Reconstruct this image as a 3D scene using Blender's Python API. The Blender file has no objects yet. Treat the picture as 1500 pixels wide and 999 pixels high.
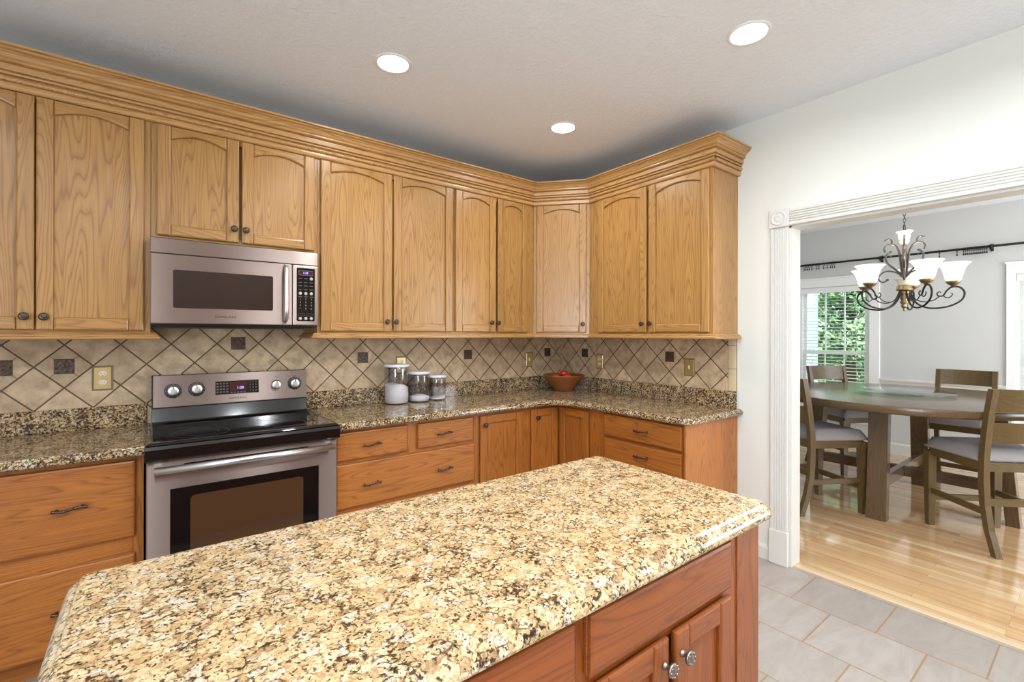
import bpy, bmesh, math, random
from mathutils import Vector, Matrix, noise as mnoise
R = random.Random(7)
PI = math.pi
scn = bpy.context.scene
C = scn.collection

# ------------------------------------------------------------------ camera, world, light, exposure
cd = bpy.data.cameras.new('camera'); cam = bpy.data.objects.new('camera', cd); C.objects.link(cam)
cd.sensor_width = 36.0; cd.lens = 16.3266; cd.shift_y = -0.0066; cd.clip_start = 0.02
cam.matrix_world = (Matrix.Translation((-3.0115, -3.1637, 1.3897)) @ Matrix.Rotation(math.radians(-37.519), 4, 'Z')
                    @ Matrix.Rotation(PI/2, 4, 'X') @ Matrix.Rotation(math.radians(0.112), 4, 'Z'))
scn.camera = cam
scn.view_settings.view_transform = 'Standard'; scn.view_settings.look = 'None'
scn.view_settings.gamma = 1.0; scn.view_settings.use_curve_mapping = False
scn.view_settings.exposure = 0.0
w = bpy.data.worlds.new('world'); scn.world = w; w.use_nodes = True
wt = w.node_tree; wt.nodes.clear()
bg = wt.nodes.new('ShaderNodeBackground'); wo = wt.nodes.new('ShaderNodeOutputWorld')
bg.inputs[0].default_value = (0.80, 0.90, 1.0, 1); bg.inputs[1].default_value = 3.0
wt.links.new(bg.outputs[0], wo.inputs[0])

def lamp(name, kind, loc, rot, power, color, **kw):
    l = bpy.data.lights.new(name, kind); l.energy = power; l.color = color
    for k, v in kw.items(): setattr(l, k, v)
    o = bpy.data.objects.new(name, l); C.objects.link(o); o.location = loc; o.rotation_euler = rot
    return o
lamp('sun', 'SUN', (0, 0, 9), (0, math.radians(-50), 0), 9.0, (1.0, 0.96, 0.88), angle=0.02)
# area lamps added in unseen windows; the left one tilts up to brighten the ceiling
lamp('left_window_ceiling_fill', 'AREA', (-5.53, -5.0, 1.45), (PI/2+.85, 0, -PI/2), 165, (0.78, 0.89, 1.0), shape='RECTANGLE', size=1.8, size_y=1.9)
lamp('daylight_dining_window', 'AREA', (2.3, -5.25, 1.4), (PI/2, 0, 0), 95, (0.92, 0.96, 1.0), shape='RECTANGLE', size=2.0, size_y=1.8)
LIGHT_W = 8.0      # each recessed can
SHADE_E = 9.0

# ------------------------------------------------------------------ node helpers
def new_mat(name):
    m = bpy.data.materials.new(name); m.use_nodes = True
    nt = m.node_tree; nt.nodes.clear()
    out = nt.nodes.new('ShaderNodeOutputMaterial'); b = nt.nodes.new('ShaderNodeBsdfPrincipled')
    nt.links.new(b.outputs[0], out.inputs[0])
    return m, nt, b, out
def setin(nt, node, key, val):
    s = node.inputs[key]
    if hasattr(val, 'is_linked') or isinstance(val, bpy.types.NodeSocket): nt.links.new(val, s)
    else: s.default_value = val
def mth(nt, op, a, b=None, c=None, clamp=False):
    n = nt.nodes.new('ShaderNodeMath'); n.operation = op; n.use_clamp = clamp
    setin(nt, n, 0, a)
    if b is not None: setin(nt, n, 1, b)
    if c is not None: setin(nt, n, 2, c)
    return n.outputs[0]
def mix(nt, f, a, b, blend='MIX'):
    n = nt.nodes.new('ShaderNodeMix'); n.data_type = 'RGBA'; n.blend_type = blend
    setin(nt, n, 0, f); setin(nt, n, 6, a); setin(nt, n, 7, b)
    return n.outputs[2]
def ramp(nt, f, stops, interp='LINEAR'):
    n = nt.nodes.new('ShaderNodeValToRGB'); n.color_ramp.interpolation = interp
    e = n.color_ramp.elements
    while len(e) < len(stops): e.new(0.5)
    for i, (p, c) in enumerate(stops):
        e[i].position = p; e[i].color = (c[0], c[1], c[2], 1) if not isinstance(c, float) else (c, c, c, 1)
    nt.links.new(f, n.inputs[0]); return n.outputs[0]
def noise(nt, vec, scale, detail=2.0, rough=0.5, dist=0.0, out=0):
    n = nt.nodes.new('ShaderNodeTexNoise'); setin(nt, n, 'Vector', vec)
    n.inputs['Scale'].default_value = scale; n.inputs['Detail'].default_value = detail
    n.inputs['Roughness'].default_value = rough; n.inputs['Distortion'].default_value = dist
    return n.outputs[out]
def vmul(nt, v, s):
    n = nt.nodes.new('ShaderNodeVectorMath'); n.operation = 'MULTIPLY'
    nt.links.new(v, n.inputs[0]); n.inputs[1].default_value = s; return n.outputs[0]
def vadd(nt, a, b):
    n = nt.nodes.new('ShaderNodeVectorMath'); n.operation = 'ADD'; setin(nt, n, 0, a); setin(nt, n, 1, b); return n.outputs[0]
def objco(nt): return nt.nodes.new('ShaderNodeTexCoord').outputs['Object']
def bump(nt, h, strength, dist=0.01):
    n = nt.nodes.new('ShaderNodeBump'); n.inputs['Strength'].default_value = strength
    n.inputs['Distance'].default_value = dist; nt.links.new(h, n.inputs['Height']); return n.outputs[0]
def srgb(r, g, b):
    f = lambda c: ((c/255)/12.92 if c/255 <= 0.04045 else (((c/255)+0.055)/1.055)**2.4)
    return (f(r), f(g), f(b), 1.0)

def plain(name, col, rough=0.5, metal=0.0, spec=0.5, coat=0.0, emit=None, est=0.0):
    m, nt, b, o = new_mat(name)
    b.inputs['Base Color'].default_value = col; b.inputs['Roughness'].default_value = rough
    b.inputs['Metallic'].default_value = metal; b.inputs['Specular IOR Level'].default_value = spec
    b.inputs['Coat Weight'].default_value = coat
    if emit: b.inputs['Emission Color'].default_value = emit; b.inputs['Emission Strength'].default_value = est
    return m

def wood(name, light, mid, dark, rough=0.32, coat=0.25, ringf=34.0, pore=0.5, sc=(7.5, 7.5, 0.55)):
    """oak: growth rings are contour lines of a long stretched noise, with short pores; read from the per-board grain space"""
    m, nt, b, o = new_mat(name)
    a = nt.nodes.new('ShaderNodeAttribute'); a.attribute_name = 'gp'
    oi = nt.nodes.new('ShaderNodeObjectInfo')
    off = nt.nodes.new('ShaderNodeCombineXYZ')
    for i in range(3): nt.links.new(mth(nt, 'MULTIPLY', oi.outputs['Random'], 37.0+i*11), off.inputs[i])
    v = vadd(nt, a.outputs['Vector'], off.outputs[0])
    n1 = noise(nt, vmul(nt, v, sc), 1.0, 2.0, 0.45, 0.0)
    rings = mth(nt, 'FRACT', mth(nt, 'MULTIPLY', n1, ringf))
    fine = noise(nt, vmul(nt, v, (90, 90, 2.2)), 1.0, 2.0, 0.6)
    pores = noise(nt, vmul(nt, v, (420, 420, 14)), 1.0, 1.0, 0.5)
    broad = noise(nt, vmul(nt, v, (3.5, 3.5, 0.6)), 1.0, 1.0, 0.5)
    rr = ramp(nt, rings, [(0.0, 0.9), (0.14, 0.15), (0.5, 0.0), (0.84, 0.35), (1.0, 0.9)])
    base = mix(nt, mth(nt, 'MULTIPLY', broad, 0.9), light, mid)
    c1 = mix(nt, mth(nt, 'MULTIPLY', rr, 0.60), base, dark)
    c2 = mix(nt, mth(nt, 'MULTIPLY', ramp(nt, fine, [(0.45, 0.0), (0.8, 1.0)]), 0.30), c1, dark)
    c3 = mix(nt, mth(nt, 'MULTIPLY', ramp(nt, pores, [(0.60, 0.0), (0.75, 1.0)]), pore*0.45), c2, dark)
    # board to board tone
    tone = mth(nt, 'MULTIPLY_ADD', oi.outputs['Random'], 0.10, 0.95)
    hsv = nt.nodes.new('ShaderNodeHueSaturation'); nt.links.new(c3, hsv.inputs['Color']); nt.links.new(tone, hsv.inputs['Value'])
    nt.links.new(hsv.outputs[0], b.inputs['Base Color'])
    b.inputs['Roughness'].default_value = rough; b.inputs['Coat Weight'].default_value = coat; b.inputs['Coat Roughness'].default_value = 0.18
    nt.links.new(bump(nt, pores, 0.06, 0.002), b.inputs['Normal'])
    return m
M = {}
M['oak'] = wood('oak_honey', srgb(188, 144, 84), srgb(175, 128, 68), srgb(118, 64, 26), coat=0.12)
M['oak_crown'] = wood('oak_lit_molding', srgb(204, 160, 102), srgb(194, 147, 88), srgb(136, 86, 44), coat=0.3)  # same oak, its colour lightened for light bounced up onto the crown
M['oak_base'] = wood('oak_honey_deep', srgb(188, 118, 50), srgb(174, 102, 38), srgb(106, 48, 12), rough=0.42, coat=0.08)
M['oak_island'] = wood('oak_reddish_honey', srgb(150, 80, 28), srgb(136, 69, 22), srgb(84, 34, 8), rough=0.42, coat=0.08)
M['dwood'] = wood('brown_stained_wood', srgb(104, 82, 44), srgb(90, 70, 36), srgb(62, 46, 22), rough=0.42, coat=0.1, pore=0.3)
M['twood'] = wood('brown_table_wood', srgb(106, 84, 56), srgb(92, 70, 45), srgb(66, 48, 30), rough=0.24, coat=0.35, pore=0.3)
M['bowlwood'] = wood('acacia_bowl', srgb(170, 104, 52), srgb(128, 70, 34), srgb(66, 32, 14), rough=0.4, coat=0.2, ringf=20, sc=(10, 10, 3))

def granite(name, lo=0.10, hi=0.62, blobt=0.73, gs=1.0):
    m, nt, b, o = new_mat(name)
    v = objco(nt)
    nz = noise(nt, v, 45.0, 2.0, 0.5, 0, 1)
    wv = vadd(nt, v, vmul(nt, vadd(nt, nz, (-.5, -.5, -.5)), (0.014, 0.014, 0.014)))
    def vor(scale, feat='F1', vec=wv, rnd=1.0):
        n = nt.nodes.new('ShaderNodeTexVoronoi'); n.feature = feat; nt.links.new(vec, n.inputs['Vector']); n.inputs['Scale'].default_value = scale
        n.inputs['Randomness'].default_value = rnd
        return n
    v1 = vor(55.0); sp = nt.nodes.new('ShaderNodeSeparateColor'); nt.links.new(v1.outputs['Color'], sp.inputs[0])
    grains = ramp(nt, sp.outputs[0], [(0.0, srgb(204, 174, 128)), (0.22, srgb(214, 190, 148)), (0.40, srgb(196, 170, 126)), (0.55, srgb(216, 196, 158)), (0.70, srgb(184, 152, 106)), (0.80, srgb(206, 196, 176)), (0.92, srgb(156, 126, 90))], 'CONSTANT')
    v2 = vor(185.0); sp2 = nt.nodes.new('ShaderNodeSeparateColor'); nt.links.new(v2.outputs['Color'], sp2.inputs[0])
    sm = ramp(nt, sp2.outputs[0], [(0.0, srgb(140, 104, 66)), (0.3, srgb(204, 172, 122)), (0.6, srgb(224, 204, 168)), (1.0, srgb(150, 122, 88))])
    g2 = mix(nt, mth(nt, 'MULTIPLY', sp2.outputs[1], 0.55), grains, sm)
    cloud = noise(nt, v, 150.0, 4.0, 0.7)
    g2 = mix(nt, ramp(nt, cloud, [(0.46, 0.0), (0.68, 0.7)]), g2, srgb(140, 104, 66))
    # brown and black mica gathered along the grain edges in drifting patches
    e1 = vor(55.0, 'DISTANCE_TO_EDGE'); e2 = vor(130.0, 'DISTANCE_TO_EDGE')
    patch = noise(nt, v, 20.0, 3.0, 0.65)
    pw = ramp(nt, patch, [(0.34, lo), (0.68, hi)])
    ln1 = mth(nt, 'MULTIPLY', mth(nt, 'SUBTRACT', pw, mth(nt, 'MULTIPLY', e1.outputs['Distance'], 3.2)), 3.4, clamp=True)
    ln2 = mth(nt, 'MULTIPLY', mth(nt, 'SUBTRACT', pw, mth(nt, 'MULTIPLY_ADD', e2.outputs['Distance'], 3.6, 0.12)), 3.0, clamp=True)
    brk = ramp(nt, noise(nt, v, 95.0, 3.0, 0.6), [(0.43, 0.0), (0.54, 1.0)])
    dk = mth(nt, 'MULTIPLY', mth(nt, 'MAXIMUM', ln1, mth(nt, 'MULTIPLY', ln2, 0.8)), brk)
    dcol = ramp(nt, noise(nt, v, 55.0, 2.0, 0.5), [(0.38, srgb(46, 34, 26)), (0.50, srgb(88, 62, 40)), (0.64, srgb(122, 90, 58))])
    col = mix(nt, dk, g2, dcol)
    blob = ramp(nt, mth(nt, 'ADD', noise(nt, v, 120.0, 2.0, 0.55), mth(nt, 'MULTIPLY', patch, 0.25)), [(blobt, 0.0), (blobt+.04, 1.0)])
    col = mix(nt, mth(nt, 'MULTIPLY', blob, 0.9), col, srgb(44, 34, 28))
    nt.links.new(col, b.inputs['Base Color'])
    b.inputs['Roughness'].default_value = 0.07; b.inputs['Specular IOR Level'].default_value = 0.55
    return m
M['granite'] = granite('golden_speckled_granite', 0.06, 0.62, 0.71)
M['granite_shaded'] = granite('shaded_speckled_granite', 0.26, 0.90, 0.65)  # same stone as the island, colour darkened for the lower light along the wall

def tile_wall(name, along, s0, t0, d):
    """diamond-laid stone tile; along = 0 (x) or 1 (y)"""
    m, nt, b, o = new_mat(name)
    v = objco(nt); sx = nt.nodes.new('ShaderNodeSeparateXYZ'); nt.links.new(v, sx.inputs[0])
    s = mth(nt, 'SUBTRACT', sx.outputs[along], s0); t = mth(nt, 'SUBTRACT', sx.outputs[2], t0)
    u = mth(nt, 'DIVIDE', mth(nt, 'ADD', s, t), d); w_ = mth(nt, 'DIVIDE', mth(nt, 'SUBTRACT', s, t), d)
    def line(q): # distance from nearest integer
        return mth(nt, 'ABSOLUTE', mth(nt, 'SUBTRACT', mth(nt, 'FRACT', mth(nt, 'ADD', q, 100.5)), 0.5))
    dd = mth(nt, 'MINIMUM', line(u), line(w_))
    g = ramp(nt, dd, [(0.018, 1.0), (0.026, 0.0)])
    cell = nt.nodes.new('ShaderNodeCombineXYZ')
    nt.links.new(mth(nt, 'FLOOR', u), cell.inputs[0]); nt.links.new(mth(nt, 'FLOOR', w_), cell.inputs[1])
    wn = nt.nodes.new('ShaderNodeTexWhiteNoise'); nt.links.new(cell.outputs[0], wn.inputs['Vector'])
    tone = mix(nt, wn.outputs['Value'], srgb(216, 190, 156), srgb(194, 169, 136))
    mot = noise(nt, v, 16.0, 5.0, 0.6)
    tone = mix(nt, ramp(nt, mot, [(0.36, 0.0), (0.66, 0.8)]), tone, srgb(156, 134, 104))
    pit = ramp(nt, noise(nt, v, 120.0, 2.0, 0.6), [(0.66, 0.0), (0.74, 0.5)])
    tone = mix(nt, pit, tone, srgb(140, 118, 88))
    col = mix(nt, g, tone, srgb(84, 60, 38))
    nt.links.new(col, b.inputs['Base Color']); b.inputs['Roughness'].default_value = 0.5
    nt.links.new(bump(nt, mth(nt, 'SUBTRACT', mth(nt, 'MULTIPLY', mot, 0.1), g), 0.4, 0.002), b.inputs['Normal'])
    return m
TD = 0.21216
M['tileA'] = tile_wall('diamond_tile_long_wall', 0, -0.0782, 1.2268, TD)
M['tileB'] = tile_wall('diamond_tile_short_wall', 1, -0.2056, 1.2268, TD)

FT_LOC = (0.075, 0.003, 0)
def floor_tile():
    m, nt, b, o = new_mat('kitchen_floor_tile')
    v = objco(nt); mp = nt.nodes.new('ShaderNodeMapping'); nt.links.new(v, mp.inputs[0])
    mp.inputs['Rotation'].default_value = (0, 0, PI/2); mp.inputs['Location'].default_value = FT_LOC
    br = nt.nodes.new('ShaderNodeTexBrick'); nt.links.new(mp.outputs[0], br.inputs['Vector'])
    br.inputs['Scale'].default_value = 1.0; br.inputs['Brick Width'].default_value = 0.365; br.inputs['Row Height'].default_value = 0.342
    br.inputs['Mortar Size'].default_value = 0.0035; br.inputs['Mortar Smooth'].default_value = 0.1; br.offset = 0.5
    br.inputs['Color1'].default_value = srgb(170, 162, 155); br.inputs['Color2'].default_value = srgb(160, 151, 143); br.inputs['Mortar'].default_value = srgb(158, 134, 104)
    mot = noise(nt, vmul(nt, v, (2.0, 6.0, 2.0)), 2.2, 6.0, 0.62, 1.0)
    col = mix(nt, ramp(nt, mot, [(0.35, 0.0), (0.7, 0.6)]), br.outputs['Color'], srgb(142, 131, 121))
    col = mix(nt, br.outputs['Fac'], col, srgb(150, 122, 88))
    nt.links.new(col, b.inputs['Base Color']); b.inputs['Roughness'].default_value = 0.33
    h = mth(nt, 'SUBTRACT', mth(nt, 'MULTIPLY', mot, 0.35), br.outputs['Fac'])
    nt.links.new(bump(nt, h, 0.35, 0.003), b.inputs['Normal'])
    return m
M['ftile'] = floor_tile()

def hardwood():
    m, nt, b, o = new_mat('polished_oak_strip_floor')
    v = objco(nt); mp = nt.nodes.new('ShaderNodeMapping'); nt.links.new(v, mp.inputs[0]); mp.inputs['Rotation'].default_value = (0, 0, PI/2)
    br = nt.nodes.new('ShaderNodeTexBrick'); nt.links.new(mp.outputs[0], br.inputs['Vector'])
    br.inputs['Scale'].default_value = 1.0; br.inputs['Brick Width'].default_value = 0.95; br.inputs['Row Height'].default_value = 0.058
    br.inputs['Mortar Size'].default_value = 0.0007; br.inputs['Mortar Smooth'].default_value = 0.0; br.offset = 0.37; br.offset_frequency = 3
    br.inputs['Bias'].default_value = 0.0
    br.inputs['Color1'].default_value = (0, 0, 0, 1); br.inputs['Color2'].default_value = (1, 1, 1, 1); br.inputs['Mortar'].default_value = (0.5, 0.5, 0.5, 1)
    sep = nt.nodes.new('ShaderNodeSeparateColor'); nt.links.new(br.outputs['Color'], sep.inputs[0])
    tone = ramp(nt, sep.outputs[0], [(0.0, srgb(182, 142, 100)), (0.15, srgb(208, 172, 128)), (0.4, srgb(218, 184, 140)), (0.62, srgb(196, 156, 110)), (0.85, srgb(224, 196, 154)), (1.0, srgb(204, 162, 118))])
    vv = vmul(nt, v, (26.0, 1.6, 1.0))
    g1 = noise(nt, vadd(nt, vv, vmul(nt, br.outputs['Color'], (20, 20, 20))), 1.0, 3.0, 0.6)
    col = mix(nt, mth(nt, 'MULTIPLY', ramp(nt, g1, [(0.42, 0.0), (0.75, 1.0)]), 0.5), tone, srgb(168, 112, 64))
    kn = ramp(nt, noise(nt, vmul(nt, v, (30.0, 5.0, 1.0)), 1.0, 1.0, 0.5), [(0.80, 0.0), (0.84, 0.8)])
    col = mix(nt, kn, col, srgb(96, 56, 30))
    col = mix(nt, mth(nt, 'MULTIPLY', br.outputs['Fac'], 0.6), col, srgb(120, 78, 46))
    nt.links.new(col, b.inputs['Base Color']); b.inputs['Roughness'].default_value = 0.12
    b.inputs['Coat Weight'].default_value = 0.8; b.inputs['Coat Roughness'].default_value = 0.07
    nt.links.new(bump(nt, mth(nt, 'ADD', noise(nt, vmul(nt, v, (18, 2, 1)), 1.0, 2.0, 0.5), mth(nt, 'MULTIPLY', br.outputs['Fac'], -1.0)), 0.10, 0.002), b.inputs['Normal'])
    return m
M['hardwood'] = hardwood()

def painted(name, col, rough=0.6, tex=0.0, scale=60):
    m, nt, b, o = new_mat(name)
    b.inputs['Base Color'].default_value = col; b.inputs['Roughness'].default_value = rough
    if tex:
        v = objco(nt)
        nt.links.new(bump(nt, ramp(nt, noise(nt, v, scale, 4.0, 0.6, 0.6), [(0.4, 0.0), (0.62, 1.0)]), tex, 0.004), b.inputs['Normal'])
    return m
M['wall'] = painted('cream_wall_paint', srgb(224, 224, 216), 0.55, 0.02, 90)
M['wallb'] = painted('taupe_wall_paint', srgb(146, 124, 110), 0.6, 0.02, 90)
M['dwall'] = painted('grey_wall_paint', srgb(204, 204, 202), 0.6, 0.02, 90)
M['ceil'] = painted('white_ceiling_texture', srgb(240, 244, 249), 0.8, 0.35, 38)
M['trim'] = painted('white_trim_paint', srgb(216, 214, 207), 0.35)
M['white'] = plain('white_paint', srgb(240, 240, 238), 0.4)

def steel(name, col=(0.44, 0.35, 0.31, 1), rough=0.37, an=1.0, axis=0):
    m, nt, b, o = new_mat(name)
    v = objco(nt)
    s = [400.0, 400.0, 400.0]; s[axis] = 3.0
    n = noise(nt, vmul(nt, v, tuple(s)), 1.0, 2.0, 0.6)
    b.inputs['Base Color'].default_value = col; b.inputs['Metallic'].default_value = 1.0
    nt.links.new(mth(nt, 'MULTIPLY_ADD', n, 0.14, rough-0.07), b.inputs['Roughness'])
    b.inputs['Anisotropic'].default_value = an
    tg = nt.nodes.new('ShaderNodeCombineXYZ'); tg.inputs[2].default_value = 1.0; nt.links.new(tg.outputs[0], b.inputs['Tangent'])
    return m
M['steel'] = steel('brushed_stainless_steel')
M['steelb'] = plain('satin_steel', (0.72, 0.70, 0.68, 1), 0.32, 1.0)
M['blackglass'] = plain('black_glass', (0.006, 0.005, 0.005, 1), 0.06, 0, 0.5, 0.6)
M['blackenamel'] = plain('black_enamel', (0.010, 0.007, 0.006, 1), 0.12, 0, 0.5, 0.4)
M['black'] = plain('black_plastic', (0.012, 0.011, 0.011, 1), 0.4)
M['micglass'] = plain('brown_tinted_door_glass', (0.034, 0.018, 0.012, 1), 0.25, 0, 0.35, 0.0)
M['ovenglass'] = plain('dark_oven_glass', (0.075, 0.034, 0.016, 1), 0.06, 0, 0.7, 0.5)
M['greyring'] = plain('grey_ring_print', (0.05, 0.05, 0.05, 1), 0.2)
M['print'] = plain('grey_print', (0.35, 0.34, 0.33, 1), 0.4)
M['printdim'] = plain('dim_grey_print', (0.10, 0.095, 0.09, 1), 0.4)
M['printdark'] = plain('dark_print', (0.03, 0.025, 0.022, 1), 0.4)
M['button'] = plain('pale_grey_button', (0.5, 0.48, 0.45, 1), 0.35)
M['disp'] = plain('display_window', (0.07, 0.02, 0.02, 1), 0.15)
M['blue'] = plain('blue_digits', (0.1, 0.1, 0.5, 1), 0.4, emit=(0.30, 0.25, 1.0, 1), est=3.0)
M['bronze'] = plain('aged_bronze', (0.105, 0.075, 0.06, 1), 0.33, 0.85)
M['pewter'] = plain('aged_pewter', (0.28, 0.24, 0.20, 1), 0.32, 0.95)
M['iron'] = plain('dark_wrought_iron', (0.045, 0.040, 0.036, 1), 0.38, 0.7)
M['scrollmetal'] = plain('grey_bronze_scroll', (0.13, 0.12, 0.115, 1), 0.32, 0.7)
M['rod'] = plain('black_rod', (0.012, 0.011, 0.011, 1), 0.4, 0.3)
M['antgold'] = plain('antique_gold', (0.36, 0.26, 0.13, 1), 0.35, 0.8)
M['ceramic'] = plain('cream_ceramic', srgb(236, 232, 214), 0.25)
M['brass'] = plain('brass_plate', (0.62, 0.47, 0.22, 1), 0.3, 0.8)
M['plateframe'] = plain('grey_brown_plate_rim', srgb(128, 112, 88), 0.5)
M['ivory'] = plain('ivory_plastic', srgb(236, 230, 208), 0.35)
M['slot'] = plain('slot_dark', (0.02, 0.016, 0.012, 1), 0.6)
M['fabric'] = painted('grey_seat_fabric', srgb(150, 143, 142), 0.9, 0.25, 500)
M['lid'] = plain('white_plastic_lid', srgb(240, 240, 244), 0.3)
M['powder'] = painted('white_powder', srgb(244, 242, 236), 0.95, 0.2, 200)
M['tomato'] = plain('red_tomato_skin', (0.55, 0.02, 0.015, 1), 0.2, coat=0.5)
M['tstem'] = plain('green_stem', (0.08, 0.18, 0.03, 1), 0.6)
M['canlens'] = plain('glowing_lamp_lens', (1, 1, 1, 1), 0.5, emit=(1.0, 0.96, 0.90, 1), est=14.0)
M['threshold'] = plain('oak_threshold_varnish', srgb(206, 176, 138), 0.25, coat=0.3)

def shade_mat():
    m, nt, b, o = new_mat('lit_alabaster_shade')
    b.inputs['Base Color'].default_value = (0.95, 0.9, 0.8, 1); b.inputs['Roughness'].default_value = 0.4
    v = objco(nt); s = nt.nodes.new('ShaderNodeSeparateXYZ'); nt.links.new(v, s.inputs[0])
    b.inputs['Emission Color'].default_value = (1.0, 0.93, 0.78, 1); b.inputs['Emission Strength'].default_value = 1.15
    return m
M['shade'] = shade_mat()

def glass_mat(name, tint=(1, 1, 1, 1), rough=0.0, refl=1.0, base=0.06):
    m = bpy.data.materials.new(name); m.use_nodes = True; nt = m.node_tree; nt.nodes.clear()
    out = nt.nodes.new('ShaderNodeOutputMaterial'); mx = nt.nodes.new('ShaderNodeMixShader')
    tr = nt.nodes.new('ShaderNodeBsdfTransparent'); tr.inputs[0].default_value = tint
    gl = nt.nodes.new('ShaderNodeBsdfGlossy'); gl.inputs['Roughness'].default_value = rough
    fr = nt.nodes.new('ShaderNodeFresnel'); fr.inputs[0].default_value = 1.45
    ge = nt.nodes.new('ShaderNodeNewGeometry'); front = mth(nt, 'SUBTRACT', 1.0, ge.outputs['Backfacing'])
    nt.links.new(mth(nt, 'MULTIPLY', mth(nt, 'MULTIPLY_ADD', fr.outputs[0], refl, base, clamp=True), front), mx.inputs[0])
    nt.links.new(tr.outputs[0], mx.inputs[1]); nt.links.new(gl.outputs[0], mx.inputs[2]); nt.links.new(mx.outputs[0], out.inputs[0])
    return m
M['glass'] = glass_mat('window_glass', (0.97, 0.99, 0.98, 1), 0.0, 0.8, 0.0)
M['canglass'] = glass_mat('canister_plastic', (0.90, 0.895, 0.915, 1), 0.06, 0.9, 0.07)
M['tglass'] = glass_mat('turntable_glass', (0.90, 0.95, 0.93, 1), 0.02, 1.0, 0.02)

def slat_mat():
    m = bpy.data.materials.new('white_blind_slat'); m.use_nodes = True; nt = m.node_tree; nt.nodes.clear()
    out = nt.nodes.new('ShaderNodeOutputMaterial'); mx = nt.nodes.new('ShaderNodeMixShader'); mx.inputs[0].default_value = 0.5
    d = nt.nodes.new('ShaderNodeBsdfDiffuse'); d.inputs[0].default_value = (0.9, 0.9, 0.89, 1)
    tl = nt.nodes.new('ShaderNodeBsdfTranslucent'); tl.inputs[0].default_value = (0.9, 0.9, 0.89, 1)
    nt.links.new(d.outputs[0], mx.inputs[1]); nt.links.new(tl.outputs[0], mx.inputs[2]); nt.links.new(mx.outputs[0], out.inputs[0])
    return m
M['slat'] = slat_mat()
def accent_mat():
    m, nt, b, o = new_mat('embossed_bronze_tile')
    v = objco(nt)
    vo = nt.nodes.new('ShaderNodeTexVoronoi'); nt.links.new(v, vo.inputs['Vector']); vo.inputs['Scale'].default_value = 75
    nt.links.new(mix(nt, vo.outputs['Distance'], srgb(58, 44, 36), srgb(96, 76, 62)), b.inputs['Base Color'])
    b.inputs['Roughness'].default_value = 0.4; b.inputs['Metallic'].default_value = 0.3
    nt.links.new(bump(nt, vo.outputs['Distance'], 0.7, 0.004), b.inputs['Normal'])
    return m
M['accent'] = accent_mat()
M['grout'] = plain('brown_grout', srgb(110, 88, 62), 0.8)

def leaf_mat(name, c1, c2):
    m, nt, b, o = new_mat(name)
    v = objco(nt)
    nt.links.new(mix(nt, ramp(nt, noise(nt, v, 5.0, 3.0, 0.6), [(0.35, 0.0), (0.65, 1.0)]), c1, c2), b.inputs['Base Color'])
    b.inputs['Roughness'].default_value = 0.6
    b.inputs['Subsurface Weight'].default_value = 0.0
    return m
M['leaf'] = leaf_mat('green_leaves', srgb(80, 122, 88), srgb(150, 184, 134))
M['bark'] = painted('tree_bark', srgb(96, 82, 66), 0.9, 0.4, 12)
M['grass'] = painted('lawn', srgb(120, 150, 80), 0.95, 0.3, 40)
M['sidecol'] = plain('white_porch_paint', srgb(225, 222, 235), 0.5)

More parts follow.
